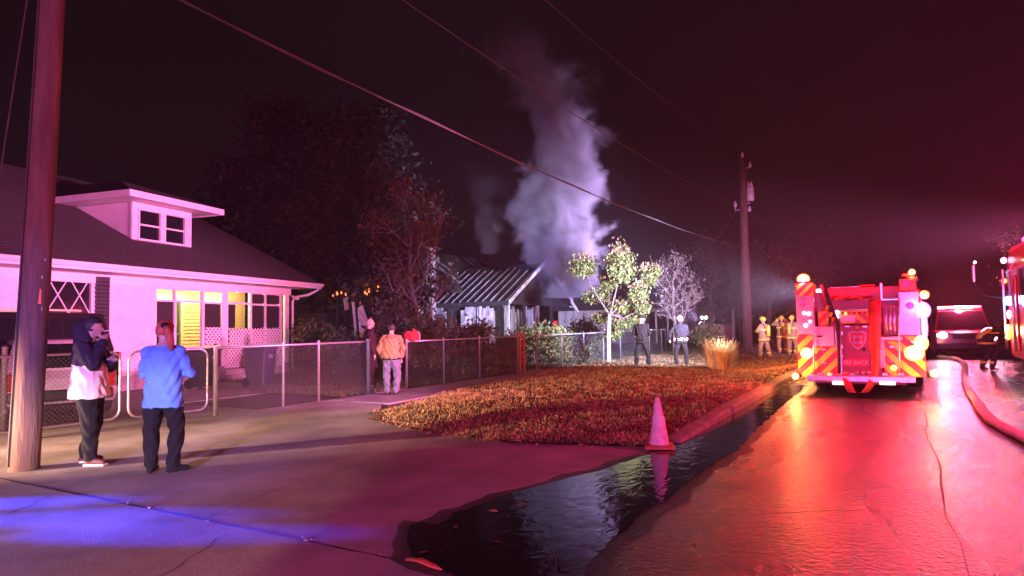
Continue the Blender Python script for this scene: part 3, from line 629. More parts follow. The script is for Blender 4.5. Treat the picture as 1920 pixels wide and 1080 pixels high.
def fence(label, ys, posts_r, h=1.2, ends=(.03, .03), x=FX, rails=True, mesh=True):
    f = thing('chain_link_fence', label, 'fence', (x, ys[0], 0))
    for i, y in enumerate(ys): post(f, y-ys[0], h, posts_r[i])
    if rails: rail(f, 0, ys[-1]-ys[0], h-.03)
    if mesh: chain(f, .03, ys[-1]-ys[0]-.03, .03, h-.05)
    return f
fence('chain link fence from the double gate to the bare end post by the coated man', [7.85, 9.4, 10.35, 11.9], [.04, .022, .026, .045], 1.24)
fence('chain link fence between the mailbox post and the orange gate posts', [13.3, 14.9, 16.7, 19.0], [.035, .022, .026, .035])
fence('chain link fence along the burnt house yard, behind the police officers', [20.3, 22.3, 24.3, 26.3, 28.3, 30.3, 32.3, 34.3], [.035]+[.028]*7)
f = fence('return run of chain link fence across the burnt house yard', [0, 2, 4, 6, 8], [.028]*5); f.location = (FX, 35.0, 0); f.rotation_euler = (0, 0, R(75))
# double swing gate with rounded frames
def gate(label, loc, rz, L_, flip):
    g_ = thing('swing_gate', label, 'gate', loc, rz, None); mb = MB(); h0, h1, r = .1, 1.2, .16; pts = []
    def arc(cy, cz, a0): return [(0, cy+r*math.cos(R(a)), cz+r*math.sin(R(a))) for a in range(a0, a0+91, 18)]
    pts = arc(L_-r, h1-r, 0)+arc(r, h1-r, 90)+arc(r, h0+r, 180)+arc(L_-r, h0+r, 270); pts.append(pts[0]); mb.tube(pts, .021, 8, caps=False); mb.build('gate_frame', galv, g_, True)
    chain(g_, .06, L_-.06, h0+.04, h1-.04); return g_
gate('left leaf of the rounded double gate behind the hooded onlooker', (-11.35, 4.15, 0), R(-2), 2.25, 0)
gate('right leaf of the rounded double gate behind the onlooker in blue', (-11.2, 6.5, 0), R(-11), 1.32, 1)
gp = thing('gate_post', 'gate post at the hinge of the double gate by the thick utility pole', 'post', (-12.4, 5.2, 0)); post(gp, 0, 1.3, .045); mb = MB(); mb.tube([(.03, 0, .3), (.07, 0, .3)], .03, 8); mb.build('hinge', galv, gp)
rust = mat('orange_post', (.5, .16, .06), .6, .3, 20)
for y, lb_ in ((19.15, 'orange painted post closing the fence run that starts at the mailbox'), (19.42, 'orange painted gate post standing just past the end of the mailbox fence')):
    gp = thing('gate_post', lb_, 'post', (FX, y, 0), 0, 'orange gate posts'); post(gp, 0, 1.25, .038, rust); mb = MB(); mb.box((.03, .0, .9), (.05, .06, .05)); mb.box((.03, 0, .35), (.05, .06, .05)); mb.build('hinge', rust, gp)
# mailbox on the fence corner
mbx = thing('mailbox', 'rounded mailbox, red light in its paint, on the fence corner post', 'mailbox', (FX, 13.36, 1.2), R(12))
redp = mat('mailbox_red_lit', (.55, .05, .05), .45, .2, 12); loop = [(-.1, 0, 0), (.1, 0, 0), (.1, 0, .13)]+[(.1*math.cos(R(a)), 0, .13+.1*math.sin(R(a))) for a in range(15, 180, 15)]+[(-.1, 0, .13)]  # red light falling on the mailbox is put into this paint
mb = MB(); mb.prism(loop, (0, .48, 0)); mb.build('box_body', redp, mbx, bevel=.006)
mb = MB(); mb.prism([(x*1.05, .49, z*1.03-.003) for x, y, z in loop], (0, .02, 0)); dr = mb.build('door', mat('mailbox_door', (.72, .62, .62), .5), mbx, bevel=.004)
mb = MB(); mb.box((0, .525, .14), (.08, .01, .03)); mb.build('handle', leather, dr)
mb = MB(); mb.box((.108, .12, .2), (.01, .05, .16)); mb.box((.108, .15, .26), (.01, .1, .05)); mb.build('flag', redp, mbx)
mb = MB(); mb.bar((0, .05, -.02), (0, .42, -.02), .16, .025); mb.build('base_board', wood, mbx)
# wheeled bins
def bin_(label, loc, rz, c):
    b = thing('wheelie_bin', label, 'bin', loc, rz); m = mat('bin_'+label[:5], c, .5, .1, 10, .1, 60)
    mb = MB(); mb.box((0, 0, .53), (.46, .52, .94), 0, top=(1.24, 1.3)); mb.build('tub', m, b, bevel=.03)
    mb = MB(); mb.box((0, .02, 1.03), (.61, .72, .05)); mb.box((0, .02, 1.06), (.5, .6, .04)); mb.build('lid', m, b, bevel=.02)
    mb = MB(); mb.tube([(-.25, -.4, .98), (.25, -.4, .98)], .018, 8); mb.build('handle', m, b)
    for s in (-1, 1): mb = MB(); mb.tube([(s*.22, -.24, .13), (s*.28, -.24, .13)], .13, 16); mb.build('wheel', leather, b)
    mb = MB(); mb.box((0, .335, .82), (.16, .006, .1)); mb.build('stamp', mat('bin_print', (.25, .25, .3), .6), b)
bin_('navy wheeled bin standing in front of the porch lattice', (-15.1, 12.35, 0), R(-75), (.03, .03, .06))
bin_('dark green wheeled bin standing behind the onlooker in blue', (-16.2, 11.4, 0), R(-70), (.02, .035, .025))
# traffic cone in the gutter
cn = thing('traffic_cone', 'faded battered pink-lit traffic cone standing in the gutter water', 'cone', (*G(1236, 841)[:2], .012), R(20))
conem = mat('faded_pink_lit_cone', (.74, .52, .55), .6, .16, 12, .25, 30)  # pale faded plastic with the pink light mixed into its colour
mb = MB(); mb.tube([(0, 0, .04), (.002, 0, .07), (.004, 0, .25), (.0, .005, .42), (-.005, 0, .54), (-.007, 0, .585), (-.008, 0, .6)], [.125, .115, .084, .057, .037, .03, .018], 20); mb.build('cone_body', conem, cn, True)
mb = MB(); mb.box((0, 0, .022), (.36, .36, .044), 0, top=(.92, .92)); mb.build('base', mat('cone_base', (.4, .1, .05), .7, .2, 14), cn, bevel=.012)
mb = MB(); mb.tube([(.003, 0, .28), (.001, .003, .38)], [.081, .066], 20, caps=False); mb.build('sleeve', mat('cone_sleeve', (.8, .7, .72), .45), cn, True)
# broken chunk of bright kerb / flare remnant at the bottom of the apron
q = G(795, 1068); fl = thing('road_flare', 'orange plastic scrap lying at the tip of the gutter water', 'debris', (*q[:2], .01), R(-10)); 
mb = MB(); mb.tube([(-.16, 0, .02), (-.05, .01, .035), (.08, 0, .03), (.15, .01, .018)], [.02, .028, .024, .006], 10, flat=.4); mb.build('scrap', mat('orange_plastic', (.5, .14, .06), .5), fl, True)
# white picket fence beyond
pk = thing('picket_fence', 'white picket fence beyond the chain link yard by the far pole', 'fence', (-9.9, 39, 0)); pw = mat('white_paint', (.75, .73, .72), .55, .1, 6)
for i in range(16):
    mb = MB(); y = i*.55; mb.prism([(0, y, .05), (0, y+.3, .05), (0, y+.3, 1.25), (0, y+.15, 1.38), (0, y, 1.25)], (.03, 0, 0)); mb.build('picket', pw, pk)
for z in (.35, 1.0): mb = MB(); mb.b2((-.05, -.05, z), (-.003, 8.8, z+.1)); mb.build('rail', pw, pk)
# ------------------------------------------------------------------ white bungalow (local x towards the street, y along the front to the right)
HB = np.array([-19., 16.6, 0]); HA = math.radians(11.768)
hs = thing('bungalow', 'white clapboard bungalow with a dormer and lattice porch beside the burnt house', 'house', HB, HA)
white = mat('white_siding', (.74, .72, .72), .6, .06, 3, .15, 50); trim = mat('white_trim', (.78, .76, .76), .5, .05, 3); cream_w = mat('cream_siding', (.7, .62, .42), .6, .06, 3)
shingle = mat('dark_shingles', (.03, .028, .03), .95, .35, 9, .9, 30, col2=(.055, .05, .052)); glass = mat('dark_window_glass', (.012, .012, .016), .08, .1, 2); shut = mat('dark_shutter', (.03, .03, .04), .5)
def siding(par, y0, y1, z0, z1, x, m, step=.115, holes=()):
    mb = MB(); z = z0
    while z < z1-.01:
        zt = min(z+step, z1); segs = [(y0, y1)]
        for (a, b, c, d_) in holes:
            if zt > c+.005 and z < d_-.005:
                ns = []
                for (p, q) in segs:
                    if b <= p or a >= q: ns.append((p, q)); continue
                    if a > p: ns.append((p, a))
                    if b < q: ns.append((b, q))
                segs = ns
        for (p, q) in segs: mb.prism([(x+.04, p, z), (x+.004, p, zt), (x-.06, p, zt), (x-.06, p, z)], (0, q-p, 0))
        z = zt
    return mb.build('siding', m, par, kind='stuff')
WZ0, WZ1 = .4, 3.0
siding(hs, -14.2, -5.72, WZ0, WZ1, 0, white, holes=((-8.82, -7.55, 1.95, 2.98), (-11.9, -10.6, 1.4, 2.9)))
mb = MB(); mb.b2((-.1, -14.2, .0), (.0, -5.7, .4)); mb.b2((-.1, -5.7, 0), (0, .25, .32)); mb.build('foundation', concrete, hs)
# porch back wall, side, floor and ceiling
siding(hs, -5.7, .1, .45, 2.95, -1.9, cream_w, holes=((-3.75, -2.85, .45, 2.5),))
mb = MB(); mb.b2((-1.95, -5.7, .32), (.0, .25, .44)); mb.build('porch_floor', mat('grey_floor', (.2, .2, .2), .6), hs)
mb = MB(); mb.b2((-1.95, -5.7, 2.96), (.0, .25, 3.02)); mb.build('porch_ceiling', trim, hs)
mb = MB(); mb.b2((-1.95, -5.78, .4), (-.07, -5.7, 3.0)); mb.build('porch_side_wall', cream_w, hs)
dr = MB().b2((-1.99, -3.75, .45), (-1.93, -2.85, 2.5)).build('door', mat('green_door', (.03, .1, .05), .4), hs); MB().ball((-1.9, -2.93, 1.45), .035, 10, 8).build('handle', metal_s, dr)
for a in (-3.83, -2.85): MB().b2((-1.94, a, .45), (-1.85, a+.08, 2.58)).build('door_frame', trim, hs)
# back rooms / outer shell
mb = MB(); mb.b2((-13.0, -14.2, 0), (-12.9, .1, 3.0)); mb.b2((-13.0, .1, 0), (-1.9, .2, 3.0)); mb.b2((-12.9, -14.2, 0), (-.1, -14.1, 3)); mb.build('outer_wall', white, hs)
# roof: two slopes, ridge parallel to the front
def rz_(b): return 3.2+.5*(b+1.0)
RL, RR_ = -14.9, .75
mb = MB(); e0 = (1.0, rz_(-1.0)); rg_ = (-6.5, rz_(6.5)); bk = (-14.0, rz_(-1.0))
for (p, q) in ((e0, rg_), (rg_, bk)):
    mb.add([(p[0], RL, p[1]), (p[0], RR_, p[1]), (q[0], RR_, q[1]), (q[0], RL, q[1]), (p[0], RL, p[1]-.1), (p[0], RR_, p[1]-.1), (q[0], RR_, q[1]-.1), (q[0], RL, q[1]-.1)], [(0, 1, 2, 3), (7, 6, 5, 4), (0, 4, 5, 1), (1, 5, 6, 2), (2, 6, 7, 3), (3, 7, 4, 0)])
# shingle courses
for i in range(46):
    b = -1.0+i*.163; x0, z0 = -b, rz_(b)+.004; x1, z1 = -(b+.163), rz_(b+.163)+.004
    mb.add([(x0, RL, z0+.012), (x0, RR_, z0+.012), (x1, RR_, z1), (x1, RL, z1), (x0, RL, z0-.001), (x0, RR_, z0-.001)], [(0, 1, 2, 3), (4, 5, 1, 0)])
roof = mb.build('roof', shingle, hs)
for a in (RL+.4, RR_-.55):
    MB().prism([(.0, a, 3.0), (-6.5, a, rz_(6.5)-.35), (-13, a, 3.0)], (0, .08, 0)).build('gable_wall', white, hs)
# eaves: fascia, gutter, soffit, frieze, downspout
fz = rz_(-1.0)
mb = MB(); mb.b2((.97, RL, fz-.2), (1.0, RR_, fz-.02)); mb.build('fascia', trim, hs)
mb = MB(); mb.prism([(1.003, RL, fz-.03), (1.13, RL, fz-.03), (1.13, RL, fz-.06), (1.09, RL, fz-.14), (1.003, RL, fz-.14)], (0, RR_-RL, 0)); mb.build('gutter', trim, hs)
mb = MB(); mb.b2((.0, RL, fz-.19), (.965, RR_, fz-.165)); mb.build('soffit', trim, hs)
mb = MB(); mb.b2((-.04, -14.2, WZ1-.22), (.045, .3, WZ1+.01)); mb.build('frieze_board', trim, hs)
mb = MB(); mb.tube([(1.06, .5, fz-.13), (1.05, .5, fz-.25), (.7, .42, fz-.42), (.15, .33, fz-.5), (.09, .33, fz-.7), (.09, .33, .2), (.2, .33, .1)], .045, 10); mb.build('downspout', trim, hs, True)
for i in range(4): MB().b2((.2-.3*i-.05, RR_-.45, fz-.15-.0), (.2-.3*i+.05, RR_-.02, fz-.06)).build('rafter_tail', trim, hs)
for i in range(3): MB().b2((.95-.35*i, RR_-.3, fz-.2+.16*i), (.85-.35*i, RR_+.12, fz-.1+.16*i)).build('rafter_tail', trim, hs)
# windows
def window(y0, y1, z0, z1, x=0.0, bars='x', fw_=.06):
    w = MB(); w.b2((x-.05, y0, z0), (x-.035, y1, z1)); wo_ = w.build('window', glass, hs)
    mb = MB()
    mb.b2((x-.03, y0-fw_, z0-fw_), (x+.04, y0, z1+fw_)); mb.b2((x-.03, y1, z0-fw_), (x+.04, y1+fw_, z1+fw_)); mb.b2((x-.03, y0, z1), (x+.038, y1, z1+fw_)); mb.b2((x-.03, y0, z0-fw_), (x+.06, y1, z0))
    mb.build('frame', trim, wo_)
    mb = MB()
    if bars == 'x':
        m_ = (y0+y1)/2
        for (a, b) in ((y0, m_), (m_, y1)):
            mb.bar((x-.02, a, z0), (x-.02, b, z1), .022, .022); mb.bar((x-.015, a, z1), (x-.015, b, z0), .022, .022)
    else: mb.b2((x-.03, y0, (z0+z1)/2-.025), (x-.005, y1, (z0+z1)/2+.025))
    mb.build('muntin', trim, wo_); return wo_
window(-8.74, -7.63, 2.02, 2.9); window(-11.8, -10.7, 1.5, 2.82)
for y in (-7.52, -9.25):
    s_ = MB().b2((.01, y, 1.3), (.05, y+.4, 2.96)).build('shutter', shut, hs)
    mb = MB(); 
    for i in range(16): mb.bar((.055, y+.05, 1.4+i*.095), (.055, y+.35, 1.4+i*.095), .012, .05, up=(1, 0, .6))
    mb.build('slat', shut, s_)
MB().b2((.03, -8.8, 1.2), (.055, -7.55, 1.94)).build('window_panel', mat('brown_panel', (.05, .03, .025), .6), hs)
# porch front: posts, transoms, screens
def pst(y, w=.1, z0=.35, z1=2.8, d_=.1): MB().b2((-d_, y-w/2, z0), (.0, y+w/2, z1)).build('porch_post', trim, hs, bevel=.006)
for y, w in ((-5.66, .14), (-4.93, .07), (-3.86, .09), (-2.95, .27), (-1.75, .09), (-1.02, .07), (-.2, .1), (.14, .22)): pst(y, w)
def bar_(y0, y1, z, h=.06): MB().b2((-.075, y0, z-h/2), (-.02, y1, z+h/2)).build('transom', trim, hs)
bar_(-5.59, -4.97, 2.42); bar_(-4.89, -3.9, 2.42); bar_(-3.81, -3.09, 2.4); bar_(-2.81, -1.8, 2.42); bar_(-1.7, -1.06, 2.4); bar_(-.98, -.25, 2.4)
bar_(-1.7, -.25, 2.78, .05); bar_(-5.59, -3.09, 2.76, .06)
screen = mat('dark_screen_and_shade', (.02, .016, .016), .7, .1, 3)
for (a, b, z0, z1) in ((-3.8, -3.1, 1.62, 2.37), (-1.7, -1.06, 1.62, 2.36), (-.98, -.25, 1.62, 2.36), (-1.7, -1.06, 2.45, 2.74), (-.98, -.25, 2.45, 2.74), (-5.58, -4.98, .5, 2.39), (-2.8, -2.45, 1.62, 2.38)):
    MB().b2((-.06, a, z0), (-.045, b, z1)).build('screen_panel', screen, hs)
mb = MB(); mb.prism([(-.14, -4.88, .45), (-.6, -4.35, .45), (-.6, -4.35, 2.35), (-.14, -4.88, 2.35)], (.03, .03, 0)); mb.build('screen_door', shut, hs)
mb = MB(); mb.prism([(-.5, -2.2, 2.36), (-.5, -1.95, 2.36), (-.5, -2.0, 1.95), (-.5, -2.07, 1.75), (-.5, -2.14, 2.0)], (.05, 0, 0)); mb.build('hanging_cloth', mat('orange_cloth', (.6, .35, .12), .8), hs)
MB().b2((-.12, -.95, 1.05), (-.1, -.3, 1.6)).build('porch_panel', cream_w, hs)
def lattice(y0, y1, z0, z1, x=.02, p_=.15, w=.05):
    mb = MB(); H_ = z1-z0; Wd = y1-y0; n = int((Wd+H_)/p_)+1
    for s in (1, -1):
        for i in range(n):
            u = -H_+i*p_+.03; t0 = max(0, -u); t1 = min(H_, Wd-u)
            if t1 <= t0+.01: continue
            a, b = (u+t0, t0), (u+t1, t1)
            if s < 0: a, b = (Wd-a[0], a[1]), (Wd-b[0], b[1])
            mb.bar((x+.007*s, y0+a[0], z0+a[1]), (x+.007*s, y0+b[0], z0+b[1]), .012, w, up=(1, 0, 0)) if False else mb.bar((x+.007*s, y0+a[0], z0+a[1]), (x+.007*s, y0+b[0], z0+b[1]), w, .012, up=(1, 0, 0))
    MB().b2((x-.035, y0, z0), (x-.022, y1, z1)).build('lattice_shade', screen, hs)  # dark sheet stands for the shade seen through the lattice
    return mb.build('lattice', trim, hs, kind='stuff')
lattice(-3.8, -3.1, 1.12, 1.64); lattice(-2.8, -.22, 1.08, 1.6); lattice(-3.0, -2.1, .36, 1.0); lattice(-.5, -.05, .3, 1.0)
mb = MB(); mb.b2((-.04, -5.6, 1.02), (.0, .1, 1.07)); mb.build('porch_rail', trim, hs)
MB().b2((-.08, -5.6, .34), (-.03, -3.1, 1.02)).build('porch_skirt', mat('skirt_brown', (.05, .03, .03), .8), hs)
# steps
for i in range(2): MB().b2((.02, -3.2, 0), (.5-.22*i, -2.0, .16*(i+1))).build('step', concrete, hs)
# security camera under the eave
MB().tube([(.1, .3, 2.75), (.25, .25, 2.68), (.42, .2, 2.64)], [.03, .06, .055], 12).build('security_camera', trim, hs, True)
# dormer
DX = -1.0; d0, d1 = -5.55, -3.38; dz0, dz1 = 4.08, 5.28
siding(hs, d0, d1, dz0, dz1, DX, white, holes=((d0+.12, d1-.12, dz0, dz1),))
mb = MB(); mb.prism([(DX, d0, dz0-.05), (DX, d0, dz1), (-3.5, d0, dz1)], (0, .05, 0)); mb.build('dormer_cheek', white, hs); mb = MB(); mb.prism([(DX, d1-.05, dz0-.05), (DX, d1-.05, dz1), (-3.5, d1-.05, dz1)], (0, .05, 0)); mb.build('dormer_cheek', white, hs)
MB().b2((DX-.12, d0+.05, dz0), (DX-.08, d1-.05, dz1)).build('dormer_back', screen, hs)
for a, b in ((d0+.25, (d0+d1)/2-.1), ((d0+d1)/2+.1, d1-.25)): window(a, b, dz0+.17, dz1-.2, DX, 'h', .055)
for y in (d0+.08, (d0+d1)/2, d1-.08): MB().b2((DX-.04, y-.1 if y != (d0+d1)/2 else y-.05, dz0-.02), (DX+.03, y+.1 if y != (d0+d1)/2 else y+.05, dz1)).build('dormer_post', trim, hs)
MB().b2((DX-.04, d0, dz1-.16), (DX+.045, d1, dz1)).build('dormer_head', trim, hs); MB().b2((DX-.04, d0, dz0-.03), (DX+.06, d1, dz0+.1)).build('dormer_sill', trim, hs)
ov = .7; fzt = dz1+.02; xa, xb = DX+ov, -4.6
mb = MB(); ya, yb = d0-ov, d1+ov; pk_ = ((xa+xb)/2-.6, (ya+yb)/2, fzt+.95)
mb.add([(xa, ya, fzt+.16), (xa, yb, fzt+.16), (xb, yb, fzt+.16), (xb, ya, fzt+.16), (pk_[0]+.4, pk_[1], pk_[2]), (pk_[0]-1.6, pk_[1], pk_[2])], [(0, 1, 4), (1, 2, 5, 4), (2, 3, 5), (3, 0, 4, 5)]); mb.build('dormer_roof', shingle, hs)
mb = MB(); mb.b2((xa-.03, ya, fzt-.03), (xa, yb, fzt+.155)); mb.b2((xb, ya, fzt-.03), (xa-.03, ya+.03, fzt+.155)); mb.b2((xb, yb-.03, fzt-.03), (xa-.03, yb, fzt+.155)); mb.build('dormer_fascia', trim, hs)
MB().b2((xb, ya+.031, fzt), (xa-.031, yb-.031, fzt+.02)).build('dormer_soffit', trim, hs)
# lit porch lamp
pl = MB(); pl.ball((-.9, -3.3, 2.88), (.12, .12, .07), 14, 8); pl.build('porch_lamp', glow('warm_bulb', (1, .62, .2), 6), hs, True)
lamp('porch_bulb', 'POINT', (-.9, -3.3, 2.72), (1, .6, .2), 150, hs, .1); lamp('porch_bulb', 'POINT', (-.9, -1.4, 2.72), (1, .6, .2), 110, hs, .1)
# ------------------------------------------------------------------ burnt house
char = mat('charred_wood', (.012, .01, .01), .95, .4, 6, .8, 18, col2=(.04, .035, .035)); charpale = mat('scorched_boards', (.09, .08, .08), .8, .6, 5, .4, 20, col2=(.62, .6, .6), stretch=(1, 1, .35))
palew = mat('smoke_stained_siding', (.3, .29, .3), .7, .3, 2.5, .2, 20, col2=(.72, .7, .72), stretch=(1, 1, .5)); ribm = mat('scorched_rib', (.09, .08, .085), .7, .5, 2.2, .3, 20, col2=(.3, .27, .29))
BX, BY = -17.0, 28.7
bh = thing('burnt_house', 'gutted house with charred porch gable and ribbed roof, smoke pouring out', 'house', (BX, BY, 0))
EZ, AZ, GW = 2.95, 4.9, 7.0
# porch roof slopes with ribs
def slope(y0, z0, y1, z1, x0, x1, name='roof_slope', m=char, th=.1):
    mb = MB(); mb.add([(x0, y0, z0), (x1, y0, z0), (x1, y1, z1), (x0, y1, z1), (x0, y0, z0-th), (x1, y0, z0-th), (x1, y1, z1-th), (x0, y1, z1-th)], [(0, 1, 2, 3), (7, 6, 5, 4), (0, 4, 5, 1), (1, 5, 6, 2), (2, 6, 7, 3), (3, 7, 4, 0)])
    return mb.build(name, m, bh)
slope(-.35, EZ-.2, 3.5, AZ, .45, -7.4); slope(3.5, AZ, 7.35, EZ-.2, .45, -7.4)
for i in range(16):
    x = .3-i*.47; e = .35+random.uniform(-.05, .5); mb = MB(); mb.bar((x, -.36, EZ-.16), (x+random.uniform(-.03, .03), 3.5-e, AZ+.04-.553*e), .05, .06); mb.build('roof_rib', ribm, bh)
mb = MB(); mb.bar((.42, -.4, EZ-.3), (-7.4, -.4, EZ-.3), .12, .22); mb.build('eave_beam', char, bh)
bargem = mat('barge_board', (.5, .48, .5), .6, .4, 3)
for (a, b) in (((.49, -.4, EZ-.24), (.49, 3.5, AZ+.02)), ((.49, 3.5, AZ+.02), (.49, 7.0, EZ-.05))): MB().bar(a, b, .05, .2).build('barge_board', bargem, bh)
mb = MB(); mb.prism([(.2, .5, 2.75), (.2, 6.3, 2.75), (.2, 3.5, AZ-.2)], (.06, 0, 0)); mb.build('gable_panel', char, bh)
mb = MB(); mb.bar((.25, 0.0, 2.7), (.25, 6.6, 2.66), .14, .18); mb.build('porch_beam', char, bh)
for y, m_ in ((.0, charpale), (1.6, char), (3.1, charpale), (4.7, char)): MB().bar((.2, y, -.1), (.2+random.uniform(-.03, .03), y, 2.66), .13, .13).build('porch_post', m_, bh)
MB().bar((.45, 6.9, 2.9), (.55, 7.5, 2.3), .14, .1).build('broken_rafter', bargem, bh); MB().bar((.3, 7.0, 2.6), (.3, 7.9, 2.55), .08, .08).build('broken_rafter', bargem, bh)
# scorched planks of the two visible walls, each its own board
rs = random.Random(3)
y = .3
while y < 6.9:
    w = rs.choice((.14, .2, .27)); m_ = rs.choice((palew, palew, charpale, char, charpale)); h = rs.uniform(2.3, 2.75)
    if not (1.9 < y < 2.6 or 5.0 < y < 5.3): MB().b2((-1.85-rs.random()*.04, y, rs.uniform(.2, .5)), (-1.8, y+w-.015, h)).build('plank', m_, bh)
    y += w
x = -.9
while x > -7.3:
    w = rs.choice((.15, .2, .28, .34)); m_ = rs.choice((palew, charpale, palew, char, charpale, palew)); h = rs.uniform(2.35, 2.75)
    if not (-3.6 < x < -2.9): MB().b2((x, .32, rs.uniform(.1, .8)), (x-w+.02, .37+rs.random()*.04, h)).build('plank', m_, bh)
    x -= w
MB().b2((-7.4, .6, 0), (-1.9, 6.9, 2.7)).build('dark_interior', char, bh)
# main house behind, burnt through
mz = 3.3
mb = MB(); mb.add([(-3.0, -4.5, mz), (-3.0, 9.5, mz), (-7.2, 9.5, 6.1), (-7.2, -3.0, 6.0)], [(0, 1, 2, 3)]); mb.add([(-7.2, -3.0, 6.0), (-7.2, 9.5, 6.1), (-11, 9.5, mz), (-11, -4.5, mz)], [(0, 1, 2, 3)]); mb.build('main_roof', char, bh)
for i in range(17):
    y = -3.6+i*.78; e = rs.uniform(0, .7); mb = MB(); mb.bar((-3.0, y, mz+.06), (-3.0-4.2*(1-.3*e), y+rs.uniform(-.1, .1), mz+.06+2.78*(1-.3*e)), .07, .09); mb.build('rafter', char if rs.random() < .6 else ribm, bh)
for i in range(14): 
    y = -8.6+i*.62; MB().bar((-3.0, y, 0), (-3.0+rs.uniform(-.1, .1), y+rs.uniform(-.15, .15), rs.uniform(1.6, 3.2)), .1, .1).build('stud', char if rs.random() < .75 else charpale, bh)
MB().b2((-9.5, -8.8, 0), (-3.3, -.6, 2.2)).build('collapsed_rooms', char, bh)
for a, b in (((-3.1, -8.6, 2.9), (-3.1, -3.4, 3.1)), ((-3.0, -6.2, 3.0), (-6.8, -3.2, 5.6)), ((-3.0, -7.4, 2.8), (-7.0, -5.0, 4.6)), ((-2.9, -8.4, 2.2), (-2.7, -5.2, 2.75))): MB().bar(a, b, .12, .16).build('fallen_beam', char, bh)
# pale remnants left of the tree: leaning white board and torn sheeting
q = onX(662, 566, -19.0)-np.array([BX, BY, 0]); q2 = onX(668, 634, -19.0)-np.array([BX, BY, 0]); MB().bar(q, q2, .1, .05).build('leaning_board', pw, bh)
mb = MB(); A_ = [(672, 578), (680, 572), (686, 590), (690, 602), (697, 594), (703, 612), (697, 630), (688, 628), (684, 642), (676, 630)]; mb.prism([onX(x_, y_, -19.1)-np.array([BX, BY, 0]) for x_, y_ in A_], (-.05, 0, 0)); mb.build('torn_sheeting', mat('white_sheeting', (.75, .7, .75), .7, .2, 6, .5, 8), bh)
mb = MB(); A_ = [(645, 560), (652, 556), (654, 580), (648, 582)]; mb.prism([onX(x_, y_, -19.2)-np.array([BX, BY, 0]) for x_, y_ in A_], (-.05, 0, 0)); mb.build('torn_sheeting', palew, bh)
# brick chimney
ch = np.array(onX(808, 500, -20.5))-np.array([BX, BY, 0]); brick = mat('sooty_brick', (.2, .15, .12), .9, .4, 9, .5, 30, col2=(.42, .36, .32))
cm = MB().b2((ch[0]-.17, ch[1]-.17, 0), (ch[0]+.17, ch[1]+.17, 5.55)).build('chimney', brick, bh); MB().b2((ch[0]-.23, ch[1]-.23, 5.551), (ch[0]+.23, ch[1]+.23, 5.7)).build('chimney_cap', brick, cm)
# embers still burning under the eave
fire = glow('ember_flame', (1, .2, .02), 2.2)
for (px, py, s_) in ((632, 553, .09), (640, 551, .07), (648, 554, .07), (624, 556, .05), (684, 551, .08), (692, 548, .11), (688, 553, .06), (709, 541, .1), (707, 546, .07)):
    s_ *= .55; q = onX(px, py, -18.9)-np.array([BX, BY, 0]); mb = MB(); mb.tube([q, q+np.array([0, .02, s_]), q+np.array([0, -.02, s_*2]), q+np.array([0, .03, s_*2.9])], [s_*.6, s_*.8, s_*.45, .006], 7); mb.build('flame', fire, bh, True)
lamp('flame_light', 'POINT', onX(692, 546, -18.6)-np.array([BX, BY, 0]), (1, .35, .08), 8, bh, .2)
# ------------------------------------------------------------------ neighbouring house far behind the yard
fh = thing('far_house', 'low house with a white carport frame behind the bare purple tree', 'house', (-17, 47, 0))
MB().b2((-6, 0, 0), (-2, 10, 2.6)).build('wall', palew, fh); mb = MB(); mb.prism([(-6.6, -.5, 2.6), (-1.4, -.5, 2.6), (-4, -.5, 4.2)], (0, 11, 0)); mb.build('roof', shingle, fh)
for y in (.2, 3, 6, 9): MB().b2((.8, y, 0), (.92, y+.12, 2.4)).build('carport_post', pw, fh)
MB().b2((.75, 0, 2.4), (.95, 9.4, 2.58)).build('carport_beam', pw, fh); MB().b2((-2, 0, 2.58), (1.1, 9.4, 2.66)).build('carport_roof', pw, fh)
for y in (1.4, 6.6): 
    w_ = MB().b2((-1.99, y, 1), (-1.95, y+1.2, 2.1)).build('window', glass, fh); MB().b2((-1.94, y-.08, .92), (-1.9, y+1.28, 1)).build('sill', pw, fh)
fh2 = thing('far_porch', 'pink lit porch far down the street beside the pole', 'house', (-13, 62, 0)); MB().b2((-5, 0, 0), (-1.5, 8, 3)).build('wall', palew, fh2); mb = MB(); mb.prism([(-5.5, -.4, 3), (.6, -.4, 2.9), (-2.6, -.4, 4.8)], (0, 8.8, 0)); mb.build('roof', shingle, fh2)
for y in (.2, 2.6, 5, 7.4): MB().b2((0, y, 0), (.2, y+.22, 2.85)).build('porch_post', pw, fh2)
q = G(1322, 650); yl = thing('yard_lamp', 'twin headed yard lamp glowing behind the far fence', 'lamp', (*q[:2], 0)); MB().cyl((0, 0, 0), (0, 0, 1.75), .035, .03, 8).build('lamp_post', galv, yl)
for s_ in (-1, 1): MB().ball((s_*.12, s_*.06, 1.82), .09, 12, 8).build('lamp_globe', glow('cool_globe', (1, .95, .7), 12), yl, True)
lamp('yard_lamp_bulb', 'POINT', (0, 0, 2.0), (1, .9, .6), 30, yl, .1)
